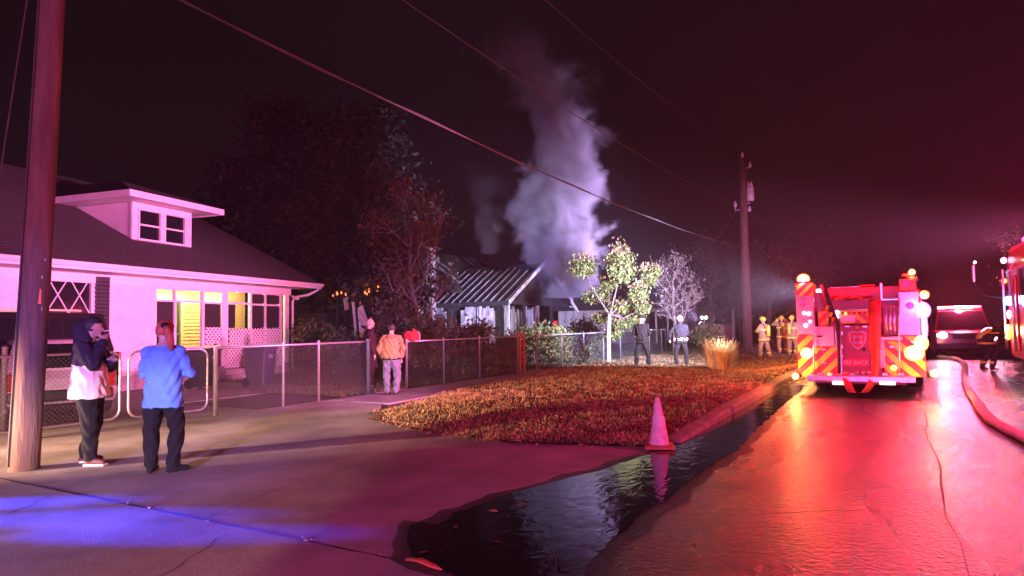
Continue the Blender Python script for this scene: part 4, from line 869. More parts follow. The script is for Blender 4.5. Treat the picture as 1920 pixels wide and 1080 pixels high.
# ------------------------------------------------------------------ vehicles
red = mat('engine_red', (.5, .015, .02), .3, .08, 3, coat=.4); redd = mat('engine_dark_red', (.28, .01, .025), .4, .1, 3); blackm = mat('black_trim', (.012, .012, .014), .45); rubber = mat('tyre_rubber', (.015, .015, .016), .85, .2, 20, .3, 60)
chrome = mat('brushed_plate', (.6, .6, .62), .3, .08, 20, metal=.8); yel = mat('chevron_yellow', (.7, .56, .02), .45, .05, 8); redr = mat('chevron_red', (.55, .03, .03), .45, .05, 8); whitep = mat('white_gloss', (.5, .48, .52), .3, .05, 4, coat=.3)
hosem = mat('orange_hose', (.6, .1, .03), .75, .25, 20, .4, 90); pale_hose = mat('pale_hose', (.62, .5, .46), .75, .25, 16, .5, 70); lens_r = glow('lens_red', (1, .03, .03), 5); lens_dim = mat('lens_dark_red', (.35, .02, .02), .15)
def wheel(par, x, y, r, w):
    wh = MB().tube([(x-w/2, y, r), (x-w*.38, y, r), (x+w*.38, y, r), (x+w/2, y, r)], [r*.9, r, r, r*.9], 24).build('wheel', rubber, par, True)
    s = 1 if x > 0 else -1; mb = MB(); mb.tube([(x+s*(w/2-.02), y, r), (x+s*(w/2+.012), y, r)], [r*.62, r*.55], 18); mb.tube([(x+s*(w/2), y, r), (x+s*(w/2+.05), y, r)], [r*.2, r*.16], 12)
    mb.build('rim', chrome, wh)
# ---- fire engine seen from behind
TX = -.68; fe = thing('fire_engine', 'red fire engine seen from behind with yellow chevrons and hanging orange hose', 'fire engine', (TX, 15, 0))
def T(px, py, y=0.0): q = onY(px, py, 15+y); return np.array([q[0]-TX, y, q[2]])
def panel(px0, py0, px1, py1, y0, y1, n, m, bev=.012):
    a, b = T(px0, py1), T(px1, py0); return MB().b2((a[0], y0, a[2]), (b[0], y1, b[2])).build(n, m, fe, bevel=bev)
def chev(par, x0, x1, z0, z1, y, sgn, n=4, w=.13):            # slanting red stripes clipped to the panel
    k = 0
    for i in range(-6, 14):
        c0 = z0+i*w*2.0; pts = [(x0, c0), (x1, c0+sgn*(x1-x0)), (x1, c0+sgn*(x1-x0)+w), (x0, c0+w)]
        pl_ = pts
        for (zz, keep) in ((z0, 1), (z1, -1)):
            out = []
            for j in range(len(pl_)):
                a, b = pl_[j], pl_[(j+1) % len(pl_)]; ia = (a[1]-zz)*keep >= 0; ib = (b[1]-zz)*keep >= 0
                if ia: out.append(a)
                if ia != ib: t_ = (zz-a[1])/(b[1]-a[1]); out.append((a[0]+(b[0]-a[0])*t_, zz))
            pl_ = out
            if len(pl_) < 3: break
        if len(pl_) >= 3: MB().prism([(x, y-.004, z) for x, z in pl_], (0, .003, 0)).build('chevron_stripe', redr, par)
xl, xr = -1.13, 1.13
body = MB().b2((xl+.04, .62, .55), (xr-.04, 8.2, 2.1)).build('body', red, fe, bevel=.04)
MB().b2((xl+.04, 8.25, .5), (xr-.04, 10.6, 2.45)).build('cab', red, fe, bevel=.12)
MB().b2((xl+.1, .3, .35), (xr-.1, 10.2, .56)).build('chassis', blackm, fe)
for y in (2.6, 9.2):
    for s in (-1, 1): wheel(fe, s*.95, y, .5, .3)
# side lockers on the right flank
for i in range(3):
    l_ = MB().b2((xr-.045, 1.0+i*1.5, .75), (xr-.02, 2.35+i*1.5, 1.95)).build('locker_shutter', chrome, fe); MB().b2((xr-.02, 1.5+i*1.5, .85), (xr, 1.85+i*1.5, .88)).build('handle', blackm, l_)
# left tower
lt = panel(1495, 548, 1526, 628, -.02, .65, 'left_tower', whitep); ltb = panel(1494, 531, 1525, 556, -.05, .5, 'left_tower_box', yel)
a, b = T(1494, 556), T(1525, 531); chev(fe, a[0], b[0], a[2], b[2], -.05, 1, w=.1)
lp_ = panel(1498, 628, 1530, 706, -.03, .64, 'left_corner_panel', yel); a, b = T(1498, 706), T(1530, 628); chev(fe, a[0], b[0], a[2], b[2], -.03, 1, w=.16)
for (px, py, r_) in ((1505, 571, .055), (1508, 587, .045), (1517, 588, .05), (1511, 610, .05), (1519, 603, .04)):
    c = T(px, py); MB().tube([(c[0], -.05, c[2]), (c[0], -.02, c[2])], [r_*.8, r_], 14).build('tail_lamp', glow('tail_white', (1, .35, .65), 2.2) if py > 580 else mat('lens_violet', (.5, .2, .6), .2), fe, True)
# rear step lockers and low panels
panel(1528, 612, 1564, 649, -.06, .6, 'left_step_locker', whitep); c = T(1537, 631); MB().b2((c[0]-.05, -.075, c[2]-.015), (c[0]+.05, -.062, c[2]+.015)).build('latch', blackm, fe)
panel(1531, 650, 1572, 706, -.04, .6, 'left_low_panel', yel); a, b = T(1531, 706), T(1572, 650); chev(fe, a[0], b[0], a[2], b[2], -.04, 1, w=.15)
panel(1534, 583, 1552, 611, .02, .6, 'left_shoulder_panel', yel); a, b = T(1534, 611), T(1552, 583); chev(fe, a[0], b[0], a[2], b[2], .02, 1, w=.12)
# hose bed: dark recess with shelf, divider, pike poles
panel(1552, 534, 1690, 600, .3, .62, 'hose_bed', redd); panel(1556, 536, 1612, 541, .0, .12, 'hose_bed_bar', chrome); panel(1612, 533, 1640, 537, .02, .1, 'hose_bed_bar', hosem)
for i in range(7): c = T(1560+i*11, 557+3*(i % 2)); MB().tube([(c[0]-.05, .1, c[2]), (c[0]+.05, .28, c[2]+.02)], .06, 10, flat=.45).build('folded_hose', hosem if i % 3 else redd, fe, True)
panel(1576, 580, 1628, 607, -.03, .6, 'traffic_panel', yel); panel(1577, 579, 1627, 583, -.07, -.035, 'arrow_board', chrome); panel(1577, 591, 1603, 604, -.045, -.034, 'panel_patch', whitep); a, b = T(1603, 606), T(1628, 588); chev(fe, a[0], b[0], a[2], b[2], -.03, -1, w=.12)
for i in range(5):
    c = T(1582+i*10, 587); MB().tube([(c[0]-.035, -.06, c[2]), (c[0]+.035, -.06, c[2])], .022, 8).build('arrow_lamp', lens_dim, fe, True)
c = T(1570, 586); MB().ball((c[0], -.05, c[2]), .05, 12, 8).build('work_lamp', glow('work_lamp', (1, .5, .8), 2.6), fe, True); c = T(1568, 594); MB().ball((c[0], -.05, c[2]), .06, 12, 8).build('work_lamp', MATS['work_lamp'], fe, True); c = T(1586, 588); MB().ball((c[0], -.07, c[2]), .03, 10, 8).build('marker_lamp', glow('amber_lamp', (1, .15, .015), 7), fe, True)
panel(1576, 608, 1652, 704, .02, .62, 'centre_door', redd, .02); panel(1569, 608, 1576, 704, -.02, .5, 'door_frame', chrome); panel(1578, 674, 1628, 686, .008, .019, 'lettering_strip', redr, 0)
c = T(1600, 680); text_mesh('lettering', 'KEEP BACK 5', .105, pw, fe, (c[0]+.05, .005, c[2]), (R(90), 0, 0))
c = T(1604, 667); 
# shield emblem
c = T(1608, 637); sh = [(-.15, .13), (-.09, .17), (0, .15), (.09, .17), (.15, .13), (.14, -.02), (.08, -.13), (0, -.19), (-.08, -.13), (-.14, -.02)]
em = mat('emblem_silver', (.6, .45, .55), .5); MB().prism([(c[0]+x*1.05, .012, c[2]+z*1.05) for x, z in sh], (0, .006, 0)).build('emblem', em, fe)
MB().prism([(c[0]+x*.9, .006, c[2]+z*.9) for x, z in sh], (0, .005, 0)).build('emblem', redr, fe)
mc = []
for i in range(32): a_ = i/32*6.283; r_ = .085*(1+.28*math.cos(4*a_)); mc.append((c[0]+r_*math.cos(a_+.785), .0, c[2]+r_*math.sin(a_+.785)))
MB().prism(mc, (0, .005, 0)).build('emblem', em, fe); MB().tube([(c[0], -.006, c[2]), (c[0], .004, c[2])], [.05, .05], 16).build('emblem', redr, fe)
c = T(1607, 614); MB().ball((c[0], .0, c[2]), .03, 10, 8).build('marker_lamp', mat('amber_lens', (.8, .35, .05), .2), fe, True)
# black corrugated suction tube down the left of the door
mb = MB(); pts = [T(1543, 534), T(1549, 552), T(1556, 575), T(1563, 592), T(1571, 606), T(1573, 640), T(1574, 700)]; mb.tube([p_+np.array([0, -.09, 0]) for p_ in pts], [.055, .06, .065, .06, .05, .035, .03], 12); mb.build('suction_hose', rubber, fe, True)
for (px, py) in ((1552, 577), (1559, 590), (1563, 599)): c = T(px, py); MB().box((c[0], -.16, c[2]), (.05, .02, .09), 0, rot=Matrix.Rotation(R(24), 3, 'Y')).build('hose_strap', yel if py < 595 else hosem, fe)
# pike pole rack and right hand frame
panel(1656, 572, 1688, 629, .05, .6, 'pole_rack', redd)
for i in range(4): c = T(1661+i*8, 600); MB().tube([(c[0], .02, T(1661, 628)[2]), (c[0], .02, T(1661, 576)[2])], .018, 8).build('pike_pole', chrome, fe, True)
panel(1651, 559, 1687, 564, -.03, .05, 'grab_rail', chrome); panel(1651, 530, 1654, 565, .0, .05, 'grab_rail', chrome); panel(1650, 631, 1692, 638, -.06, .5, 'right_step_edge', whitep); panel(1651, 638, 1658, 690, -.05, .3, 'right_step_edge', whitep)
panel(1659, 639, 1690, 706, -.03, .6, 'right_low_panel', yel); a, b = T(1659, 706), T(1690, 639); chev(fe, a[0], b[0], a[2], b[2], -.03, -1, w=.15)
panel(1691, 630, 1733, 706, -.04, .62, 'right_corner_panel', yel); a, b = T(1691, 706), T(1733, 630); chev(fe, a[0], b[0], a[2], b[2], -.04, -1, w=.17)
c = T(1676, 677); text_mesh('lettering', '907175', .075, em, fe, (c[0], -.043, c[2]), (R(90), 0, 0))
panel(1688, 546, 1722, 629, -.02, .63, 'right_tower', whitep); panel(1687, 523, 1717, 545, -.05, .5, 'right_tower_box', mat('tower_orange', (.6, .16, .03), .45)); c = T(1698, 531)
mc = [(c[0]+.075*(1+.3*math.cos(4*i/24*6.283))*math.cos(i/24*6.283+.785), -.058, c[2]+.075*(1+.3*math.cos(4*i/24*6.283))*math.sin(i/24*6.283+.785)) for i in range(24)]; MB().prism(mc, (0, .005, 0)).build('emblem', mat('emblem_violet', (.25, .1, .3), .5), fe)
c = T(1706, 573); MB().tube([(c[0], -.05, c[2]), (c[0], -.02, c[2])], [.06, .07], 14).build('tail_lamp', mat('lens_violet', (.5, .2, .6), .2), fe, True)
# tail step, bar lamps, brackets
panel(1517, 704, 1716, 711, -.42, .3, 'tail_step', chrome); panel(1530, 711, 1700, 716, -.3, .2, 'bumper', redd)
for (a0, a1) in ((1564, 1592), (1650, 1679)):
    a, b = T(a0, 715), T(a1, 709); MB().b2((a[0], -.45, a[2]-.03), (b[0], -.4, b[2]-.03)).build('bar_lamp', glow('bar_white', (1, .8, .75), 1.6), fe, bevel=.01)
for px in (1540, 1560, 1600, 1660, 1690): c = T(px, 700); MB().box((c[0], -.2, c[2]-.0), (.09, .16, .05)).build('step_fitting', chrome, fe, bevel=.01)
# hanging orange hose
hp = [T(1640, 560), T(1641, 585), T(1641, 640), T(1642, 690), T(1636, 715), T(1624, 736), T(1612, 744), T(1600, 735), T(1592, 715), T(1588, 698)]
off = [.2, -.06, -.1, -.14, -.46, -.5, -.5, -.5, -.48, -.3]; pts = [np.array([p_[0], o_, max(.1, p_[2])]) for p_, o_ in zip(hp, off)]
fine = []
for i in range(len(pts)-1):
    for t_ in np.linspace(0, 1, 5)[:-1]: fine.append(pts[i]*(1-t_)+pts[i+1]*t_)
fine.append(pts[-1]); sm_ = [fine[0]]+[(fine[i-1]+fine[i]*2+fine[i+1])/4 for i in range(1, len(fine)-1)]+[fine[-1]]
mb = MB(); vs = []; hw = .085
for i, p_ in enumerate(sm_):
    w_ = hw*(1.15 if p_[2] > .9 else .8); tw = .0 if p_[2] > .4 else .05
    vs += [(p_[0]-w_, p_[1]-.012-tw, p_[2]), (p_[0]+w_, p_[1]-.012+tw, p_[2]), (p_[0]+w_, p_[1]+.012+tw, p_[2]), (p_[0]-w_, p_[1]+.012-tw, p_[2])]
fs = []
for i in range(len(sm_)-1):
    for k_ in range(4): fs.append((i*4+k_, i*4+(k_+1) % 4, (i+1)*4+(k_+1) % 4, (i+1)*4+k_))
mb.add(vs, fs); mb.build('hanging_hose', hosem, fe, True)
# lamps that are lit: beacon, corner floods, magenta tower flood, markers
def lit(n, px, py, y, r, gm, col, pw_, ptype='POINT', aim=None, ang=150, seg=14, off=-.16):
    c = T(px, py); MB().ball((c[0], y, c[2]), r, seg, 10).build(n, gm, fe, True)
    if pw_: lamp(n+'_light', ptype, (c[0], y+off if ptype == 'POINT' else y-.1, c[2]), col, pw_, fe, .07, aim, ang)
def housing(px, py, y): c = T(px, py); MB().tube([(c[0], y, c[2]-.1), (c[0], y, c[2]-.02)], [.13, .11], 14).build('lamp_base', blackm, fe, True)
housing(1505, 525, .1); housing(1708, 517, .1)
amb = glow('amber_red_lamp', (1, .06, .008), 18); mag = glow('magenta_lamp', (1, .06, .3), 10)
lit('beacon', 1505, 523, .1, (.125, .125, .11), glow('beacon_red', (1, .05, .006), 18), (1, .01, .03), 420, off=-.2)
lit('beacon', 1710, 510, .1, .06, amb, (1, .1, .03), 90, off=-.1)
c = T(1702, 516); MB().box((c[0], .1, c[2]), (.2, .16, .05)).build('beacon_housing', redr, fe, bevel=.015)
lit('corner_lamp', 1513, 662, -.08, (.12, .07, .12), amb, (1, .025, .04), 110)
lit('corner_lamp', 1714, 662, -.1, (.17, .08, .15), glow('amber_hot', (1, .06, .01), 20), (1, .01, .06), 60)
lit('corner_lamp', 1727, 643, -.1, (.12, .07, .15), MATS['amber_hot'], (1, .1, .05), 0)
lit('tower_flood', 1730, 582, -.1, (.13, .09, .16), mag, (1, .01, .24), 70)
lit('tower_flood', 1733, 610, -.08, (.055, .05, .3), mag, (1, .15, .5), 0)
lit('tower_flood', 1733, 553, -.06, (.08, .06, .08), MATS['amber_hot'], (1, .3, .3), 0)
lit('marker_lamp', 1494, 704, -.2, .07, MATS['amber_lamp'], (1, .4, .1), 30); lit('marker_lamp', 1751, 699, -.2, .075, MATS['amber_lamp'], (1, .4, .1), 30); lit('marker_lamp', 1676, 689, -.12, .06, MATS['amber_lamp'], (1, .5, .1), 0); lit('marker_lamp', 1557, 700, -.3, .035, MATS['amber_lamp'], (1, .5, .1), 0)
for s_, px in ((0, 1494), (1, 1751)):
    c = T(px, 704); MB().bar((c[0], -.13, c[2]), (c[0]*.86, .1, c[2]), .05, .05).build('marker_arm', rubber, fe)
# scene floods on the near left flank, aimed at the burning house
for y, z in ((2.2, 2.25), (5.2, 2.25)):
    MB().box((xl-.05, y, z), (.12, .4, .22)).build('scene_flood', glow('scene_flood', (.75, .7, 1), 5), fe, bevel=.02)
    lamp('scene_flood_light', 'SPOT', (xl-.2, y, z+.02), (.45, .43, 1.0) if y > 4 else (.8, .74, 1.0), 34000 if y > 4 else 26000, fe, .15, aim=(-9.5, 10.5, .25) if y < 4 else (-15, 11.0, 1.2), angle=54, blend=1.0)
MB().box((xl-.05, 7.6, 2.25), (.12, .4, .22)).build('scene_flood', MATS['scene_flood'], fe, bevel=.02)
lamp('scene_flood_light', 'SPOT', (xl-.2, 7.6, 2.27), (.7, .42, 1.0), 7500, fe, .15, aim=(-5.5, 15, 1.0), angle=50, blend=1.0)  # third flood, added to brighten the far pole and pickets
for y in (3.5, 7.5):  # unseen flank lamps added to brighten the firefighters and verge
    MB().box((xl-.02, y, 1.5), (.08, .22, .12)).build('added_flank_lamp', amb, fe, bevel=.02)
    lamp('added_flank_light', 'POINT', (xl-.25, y, 1.5), (1, .3, .09), 430, fe, .1)

for px in (1527, 1686):
    a, b = T(px, 700), T(px, 560); MB().tube([(a[0], -.03, a[2]), (a[0], -.12, a[2]+.05), (b[0], -.12, b[2]-.05), (b[0], -.03, b[2])], .016, 8).build('grab_rail', chrome, fe, True)
for px, py in ((1546, 655), (1546, 680), (1672, 650), (1712, 640), (1590, 612), (1622, 612)):
    c = T(px, py); MB().box((c[0], -.07, c[2]), (.08, .02, .03)).build('latch', chrome, fe, bevel=.005)
for py in (625, 650, 668): c = T(1579, py); MB().box((c[0], .0, c[2]), (.03, .03, .07)).build('hinge', chrome, fe, bevel=.004)
for px in range(1585, 1640, 11): c = T(px, 699); MB().tube([(c[0], -.04, c[2]), (c[0], .02, c[2])], [.03, .035], 10).build('pump_outlet', chrome, fe, True)
c = T(1621, 655); MB().tube([(c[0], -.0, c[2]), (c[0], .02, c[2])], [.04, .04], 14).build('gauge', blackm, fe, True)
# ---- second engine at the right edge, seen along its left flank
f2 = thing('fire_engine', 'second red engine standing on the right of the street, its lit flank in view', 'fire engine', (3.35, 8.9, 0))
MB().b2((-1.22, 0, .55), (1.22, 6.2, 2.75)).build('body', red, f2, bevel=.05); cb = MB(); cb.prism([(-1.2, 6.3, .6), (-1.2, 9.6, .6), (-1.2, 9.7, 1.6), (-1.2, 9.45, 2.75), (-1.2, 9.1, 3.0), (-1.2, 6.3, 3.0)], (2.4, 0, 0)); cb.build('cab', red, f2, bevel=.1)
MB().b2((-1.05, .2, .35), (1.05, 9.4, .56)).build('chassis', blackm, f2)
for y in (2.0, 7.6):
    for s in (-1, 1): wheel(f2, s*1.0, y, .53, .32)
for y0, y1 in ((6.6, 7.8), (8.2, 9.2)):
    dd = MB().b2((-1.235, y0, .8), (-1.203, y1, 2.6)).build('door', red, f2, bevel=.01); MB().b2((-1.245, y0+.12, 1.75), (-1.236, y1-.12, 2.45)).build('window', glass, dd); MB().b2((-1.27, y0+.1, 1.45), (-1.236, y0+.3, 1.49)).build('handle', chrome, dd)
for i in range(4): MB().b2((-1.245, .3+i*1.45, .8), (-1.222, 1.6+i*1.45, 2.3)).build('locker_shutter', chrome, f2, bevel=.006)
MB().b2((-1.24, 0.1, 2.36), (-1.222, 9.3, 2.52)).build('white_stripe', whitep, f2)
for y in (8.05, 9.35): MB().tube([(-1.3, y, .8), (-1.3, y, 2.55)], .025, 8).build('grab_rail', chrome, f2, True)
# mirror arms reaching ahead of the cab
MB().tube([(-1.2, 9.5, 1.9), (-1.55, 10.1, 2.0), (-1.72, 10.4, 2.25), (-1.72, 10.45, 2.75)], .02, 8).build('mirror_arm', blackm, f2, True); MB().box((-1.74, 10.45, 2.55), (.06, .2, .4)).build('mirror', chrome, f2, bevel=.02); MB().ball((-1.7, 10.45, 2.82), .03, 8, 6).build('marker_lamp', MATS['cool_globe'], f2)
def lit2(n, y, z, r, gm, col, p_, x=-1.27):
    MB().ball((x, y, z), r, 12, 8).build(n, gm, f2, True)
    if p_: lamp(n+'_light', 'POINT', (x-.2, y, z), col, p_, f2, .1)
blu = glow('blue_lamp', (.1, .45, 1), 14)
lit2('flank_lamp', 9.05, 1.85, (.05, .14, .1), blu, (.1, .3, 1), 90); lit2('flank_lamp', 9.3, 2.75, (.06, .14, .07), MATS['work_lamp'], (1, .7, .8), 0); lit2('flank_lamp', 9.45, 2.3, (.05, .08, .06), MATS['amber_lamp'], (1, .4, .1), 0)
lit2('flank_lamp', 9.2, 1.2, (.05, .06, .14), MATS['amber_lamp'], (1, .35, .1), 60); lit2('flank_lamp', 9.35, 1.05, (.05, .06, .06), MATS['amber_lamp'], (1, .35, .1), 0); lit2('flank_lamp', 9.0, 1.55, (.04, .05, .1), MATS['work_lamp'], (1, .7, .8), 0)
lb = MB(); lb.b2((-1.0, 8.3, 3.02), (1.0, 8.75, 3.18)); lb.build('light_bar', lens_r, f2, bevel=.03)
for y in (1.2, 3.4):  # floods added on the unseen flank to light the bungalow pink
    MB().box((-1.26, y, 2.6), (.1, .4, .2)).build('flank_flood', glow('flank_flood', (1, .3, .65), 9), f2, bevel=.02)
    lamp('flank_flood_light', 'SPOT', (-1.38, y, 2.62), (1, .21, .57), 14500, f2, .12, aim=(-19.6, 1.6 if y < 2 else -2.6, .6), angle=38, blend=.75)
MB().ball((-1.0, .1, 2.9), (.12, .12, .13), 14, 10).build('rear_beacon', MATS['beacon_red'], f2, True); lamp('rear_beacon_light', 'POINT', (-1.2, -.3, 2.95), (1, .006, .16), 700, f2, .12)  # beacon added on the unseen rear to redden the near road
lamp('light_bar_light', 'POINT', (-1.1, 8.4, 3.35), (1, .02, .14), 500, f2, .2)
# ---- cars
def car(root, L_, W_, H_, paint, belt=.92, roof=(.15, -.9), hood=.78, suv=True, tail_on=False, head_on=False, head_p=0):
    y0, y1 = -L_/2, L_/2; zb = .28
    prof = [(y0, zb+.1), (y0+.08, zb), (y1-.08, zb), (y1, zb+.12), (y1-.02, hood-.05), (y1-.25, hood), (y1*.42, belt), (y0+.25, belt+.03), (y0+.02, belt-.12)]
    MB().prism([(-W_/2, y, z) for y, z in prof], (W_, 0, 0)).build('body', paint, root, bevel=.06)
    ca, cb_ = y1*.45, (y0+.1 if suv else y0+.75); ta, tb = ca-.75, (y0+.3 if suv else y0+1.35); wb_, wt_ = W_*.475, W_*.40
    c8 = [(-wb_, cb_, belt), (wb_, cb_, belt), (wb_, ca, belt), (-wb_, ca, belt), (-wt_, tb, H_), (wt_, tb, H_), (wt_, ta, H_), (-wt_, ta, H_)]
    mb = MB(); mb.add(c8, [(0, 3, 2, 1), (4, 5, 6, 7), (0, 1, 5, 4), (1, 2, 6, 5), (2, 3, 7, 6), (3, 0, 4, 7)]); mb.build('cabin', paint, root, bevel=.05)
    def pane(i, j, k_, l_, n, u0=.08, u1=.92, v0=.1, v1=.86):
        a, b, c, d_ = [Vector(c8[q_]) for q_ in (i, j, k_, l_)]; nn = (b-a).cross(d_-a).normalized()*.012
        f_ = lambda u, v: (a*(1-u)+b*u)*(1-v)+(d_*(1-u)+c*u)*v+nn
        mb = MB(); mb.prism([f_(u0, v0), f_(u1, v0), f_(u1, v1), f_(u0, v1)], -nn*.6); mb.build(n, glass, root)
    pane(0, 1, 5, 4, 'rear_window'); pane(2, 3, 7, 6, 'windscreen', .05, .95, .06, .94)
    for (i, j, k_, l_) in ((1, 2, 6, 5), (3, 0, 4, 7)):
        for (u0, u1) in ((.06, .34), (.37, .64), (.67, .94)): pane(i, j, k_, l_, 'side_window', u0, u1)
    for y in (y0+.85, y1-.85):
        for s in (-1, 1): wheel(root, s*(W_/2-.1), y, .34 if suv else .31, .22)
    for s in (-1, 1):
        MB().box((s*(W_/2-.13), y0-.005, belt-.16), (.2, .06, .3 if suv else .2)).build('tail_lamp', lens_r if tail_on else lens_dim, root, bevel=.02)
        MB().box((s*(W_/2-.24), y1-.01, hood-.13), (.34, .06, .16)).build('headlight', glow('headlight', (1, .8, .9), 8) if head_on else MATS['white_gloss'], root, bevel=.03)
        MB().box((s*(W_/2+.09), ca-.35, belt+.08), (.16, .1, .13)).build('mirror', blackm, root, bevel=.03)
    MB().box((0, y0-.03, zb+.16), (W_*.92, .1, .2)).build('rear_bumper', blackm, root, bevel=.04); MB().box((0, y1+.02, zb+.16), (W_*.94, .1, .22)).build('front_bumper', blackm, root, bevel=.04)
    MB().box((0, y1+.0, hood-.16), (W_*.42, .05, .2)).build('grille', blackm, root, bevel=.02); MB().box((0, y0-.055, belt-.2), (.34, .02, .16)).build('licence_plate', whitep, root)
def lightbar(root, y, z, cols, w=1.2):
    MB().box((0, y, z), (w, .3, .05)).build('bar_base', blackm, root)
    n = len(cols)
    for i, gm in enumerate(cols): MB().box((-w/2+w*(i+.5)/n, y, z+.08), (w/n*.94, .28, .11)).build('bar_lens', gm, root, bevel=.02)
# responder SUV with lights on further up the street; dark paint stands for its unlit white body
sv = thing('responder_suv', 'responder SUV toned dark as unlit, facing down the street with glaring headlights and roof lights', 'SUV', (2.15, 32.5, 0), R(180)); car(sv, 4.9, 1.95, 1.8, mat('suv_unlit_tone', (.16, .03, .05), .35, .05, 3, coat=.4), 1.02, hood=.98, head_on=True)
lightbar(sv, 0, 1.84, [lens_r, glow('bar_amber', (1, .45, .08), 24), MATS['bar_amber'], lens_r, MATS['work_lamp']], 1.5)
lamp('headlight_beam', 'SPOT', (-.75, 2.6, .85), (1, .5, .7), 110, sv, .1, aim=(0, 1, -.06), angle=80, blend=.8); lamp('headlight_beam', 'SPOT', (.75, 2.6, .85), (1, .5, .7), 110, sv, .1, aim=(0, 1, -.06), angle=80, blend=.8)
for x_, r_ in ((-.72, .27), (.72, .14)): MB().ball((x_, 2.52, .86), (r_, .08, r_), 16, 10).build('headlamp_glare', glow('headlamp_hot', (1, .35, .6), 9), sv, True)  # oversized glowing balls put the headlight glare into shape
lamp('roof_bar_light', 'POINT', (0, .3, 2.2), (1, .06, .14), 1600, sv, .2)
# cars in the bungalow's drive
q = G(92, 770); c1 = thing('parked_car', 'pale hatchback parked inside the gate behind the thick pole', 'car', (*q[:2], 0), R(70)); car(c1, 4.0, 1.7, 1.42, mat('pale_car_paint', (.62, .56, .6), .3, .05, 3, coat=.4), .86, hood=.78, suv=True, tail_on=False)
c2 = thing('parked_car', 'black high-roofed SUV parked against the bungalow front', 'car', (-15.9, 6.0, 0), R(192)); car(c2, 5.3, 2.0, 1.98, mat('black_car_paint', (.012, .012, .013), .25, .05, 3, coat=.5), 1.1, hood=1.05)
for s in (-1, 1): MB().bar((s*.66, -1.9, 2.03), (s*.66, .9, 2.03), .04, .04).build('roof_rail', chrome, c2)
# patrol SUV parked behind the photographer: its headlights and roof bar light the onlookers and the bungalow
pc = thing('unseen_patrol_suv', 'black and white patrol SUV parked in the street, lights on, facing the bungalow', 'SUV', (1.2, -9.0, 0), R(34)); car(pc, 5.0, 2.0, 1.8, mat('patrol_black', (.015, .015, .018), .3, coat=.4), 1.02, hood=.98, head_on=True)
lightbar(pc, 0, 1.84, [lens_r, lens_r, MATS['work_lamp'], blu, blu], 1.4)
MB().b2((-1.012, -.9, .5), (-1.002, .5, 1.0)).build('door_panel', whitep, pc); MB().b2((1.002, -.9, .5), (1.012, .5, 1.0)).build('door_panel', whitep, pc)
for s in (-1, 1): lamp('headlight_beam', 'SPOT', (s*.75, 2.65, .85), (1, .66, .46), 6500, pc, .06, aim=(s*.03-.03, 1, -.21), angle=28, blend=.25)
lamp('bar_red_light', 'POINT', (-.5, .2, 2.15), (1, .07, .24), 5600, pc, .15); lamp('bar_blue_light', 'POINT', (.5, .2, 2.15), (.26, .2, 1), 3300, pc, .15)
lamp('alley_light', 'SPOT', (.2, .25, 2.0), (.14, .2, 1), 14000, pc, .05, aim=(.03, 1, -.055), angle=17, blend=.8)
pd = thing('unseen_patrol_suv', 'added unseen patrol SUV on the driveway apron with blue roof lights', 'SUV', (-13.6, -3.2, 0), R(-24)); car(pd, 5.0, 2.0, 1.8, MATS['patrol_black'], 1.02, hood=.98, head_on=True); lightbar(pd, 0, 1.84, [blu, blu, blu, blu], 1.4)  # vehicle added out of view to light the driveway and verge
for px, py, an_ in ((30, 945, 5.0), (165, 972, 5.4), (300, 1002, 4.6)):
    q = G(px, py); o_ = np.array([-12.7, -1.0, 2.05]); lamp('added_blue_spot', 'SPOT', o_, (.02, .045, 1), 22000, None, .03, aim=q-o_, angle=an_, blend=1.0)  # bare spots added to throw blue pools on the driveway
for s in (-1, 1): lamp('headlight_beam', 'SPOT', (s*.75, 2.65, .85), (1, .55, .36), 11000, pd, .07, aim=(s*.02+.02, 1, -.1), angle=32, blend=.8)  # beams of the added SUV, put in to brighten the verge
# ------------------------------------------------------------------ hoses on the ground
def hose(label, pix, r, m, z=None, grp=None):
    pts = [G(x, y, r*.8) for x, y in pix]; fine = []
    P4 = [pts[0]]+pts+[pts[-1]]
    for i in range(1, len(P4)-2):
        for t_ in np.linspace(0, 1, 9)[:-1]:
            a, b, c, d_ = P4[i-1], P4[i], P4[i+1], P4[i+2]
            fine.append(.5*((2*b)+(-a+c)*t_+(2*a-5*b+4*c-d_)*t_**2+(-a+3*b-3*c+d_)*t_**3))
    mb = MB(); mb.tube(fine, [r*(1+.08*math.sin(i*.9)) for i in range(len(fine))], 10, flat=.8); return tag(mb.build('fire_hose', m, None, True), label, 'hose', grp)
hose('pale fat supply hose snaking along the street beside the second engine', [(1760, 668), (1790, 672), (1808, 682), (1809, 700), (1812, 722), (1828, 748), (1850, 780), (1880, 800), (1925, 822), (1990, 850)], .075, pale_hose)
hose('orange hose lying from the engine across the verge edge', [(1418, 700), (1450, 694), (1478, 690), (1500, 686)], .11, hosem)
hose('dark hose lying along the foot of the far pole', [(1370, 672), (1395, 671), (1420, 674), (1450, 672)], .06, mat('dark_hose', (.12, .1, .1), .8))
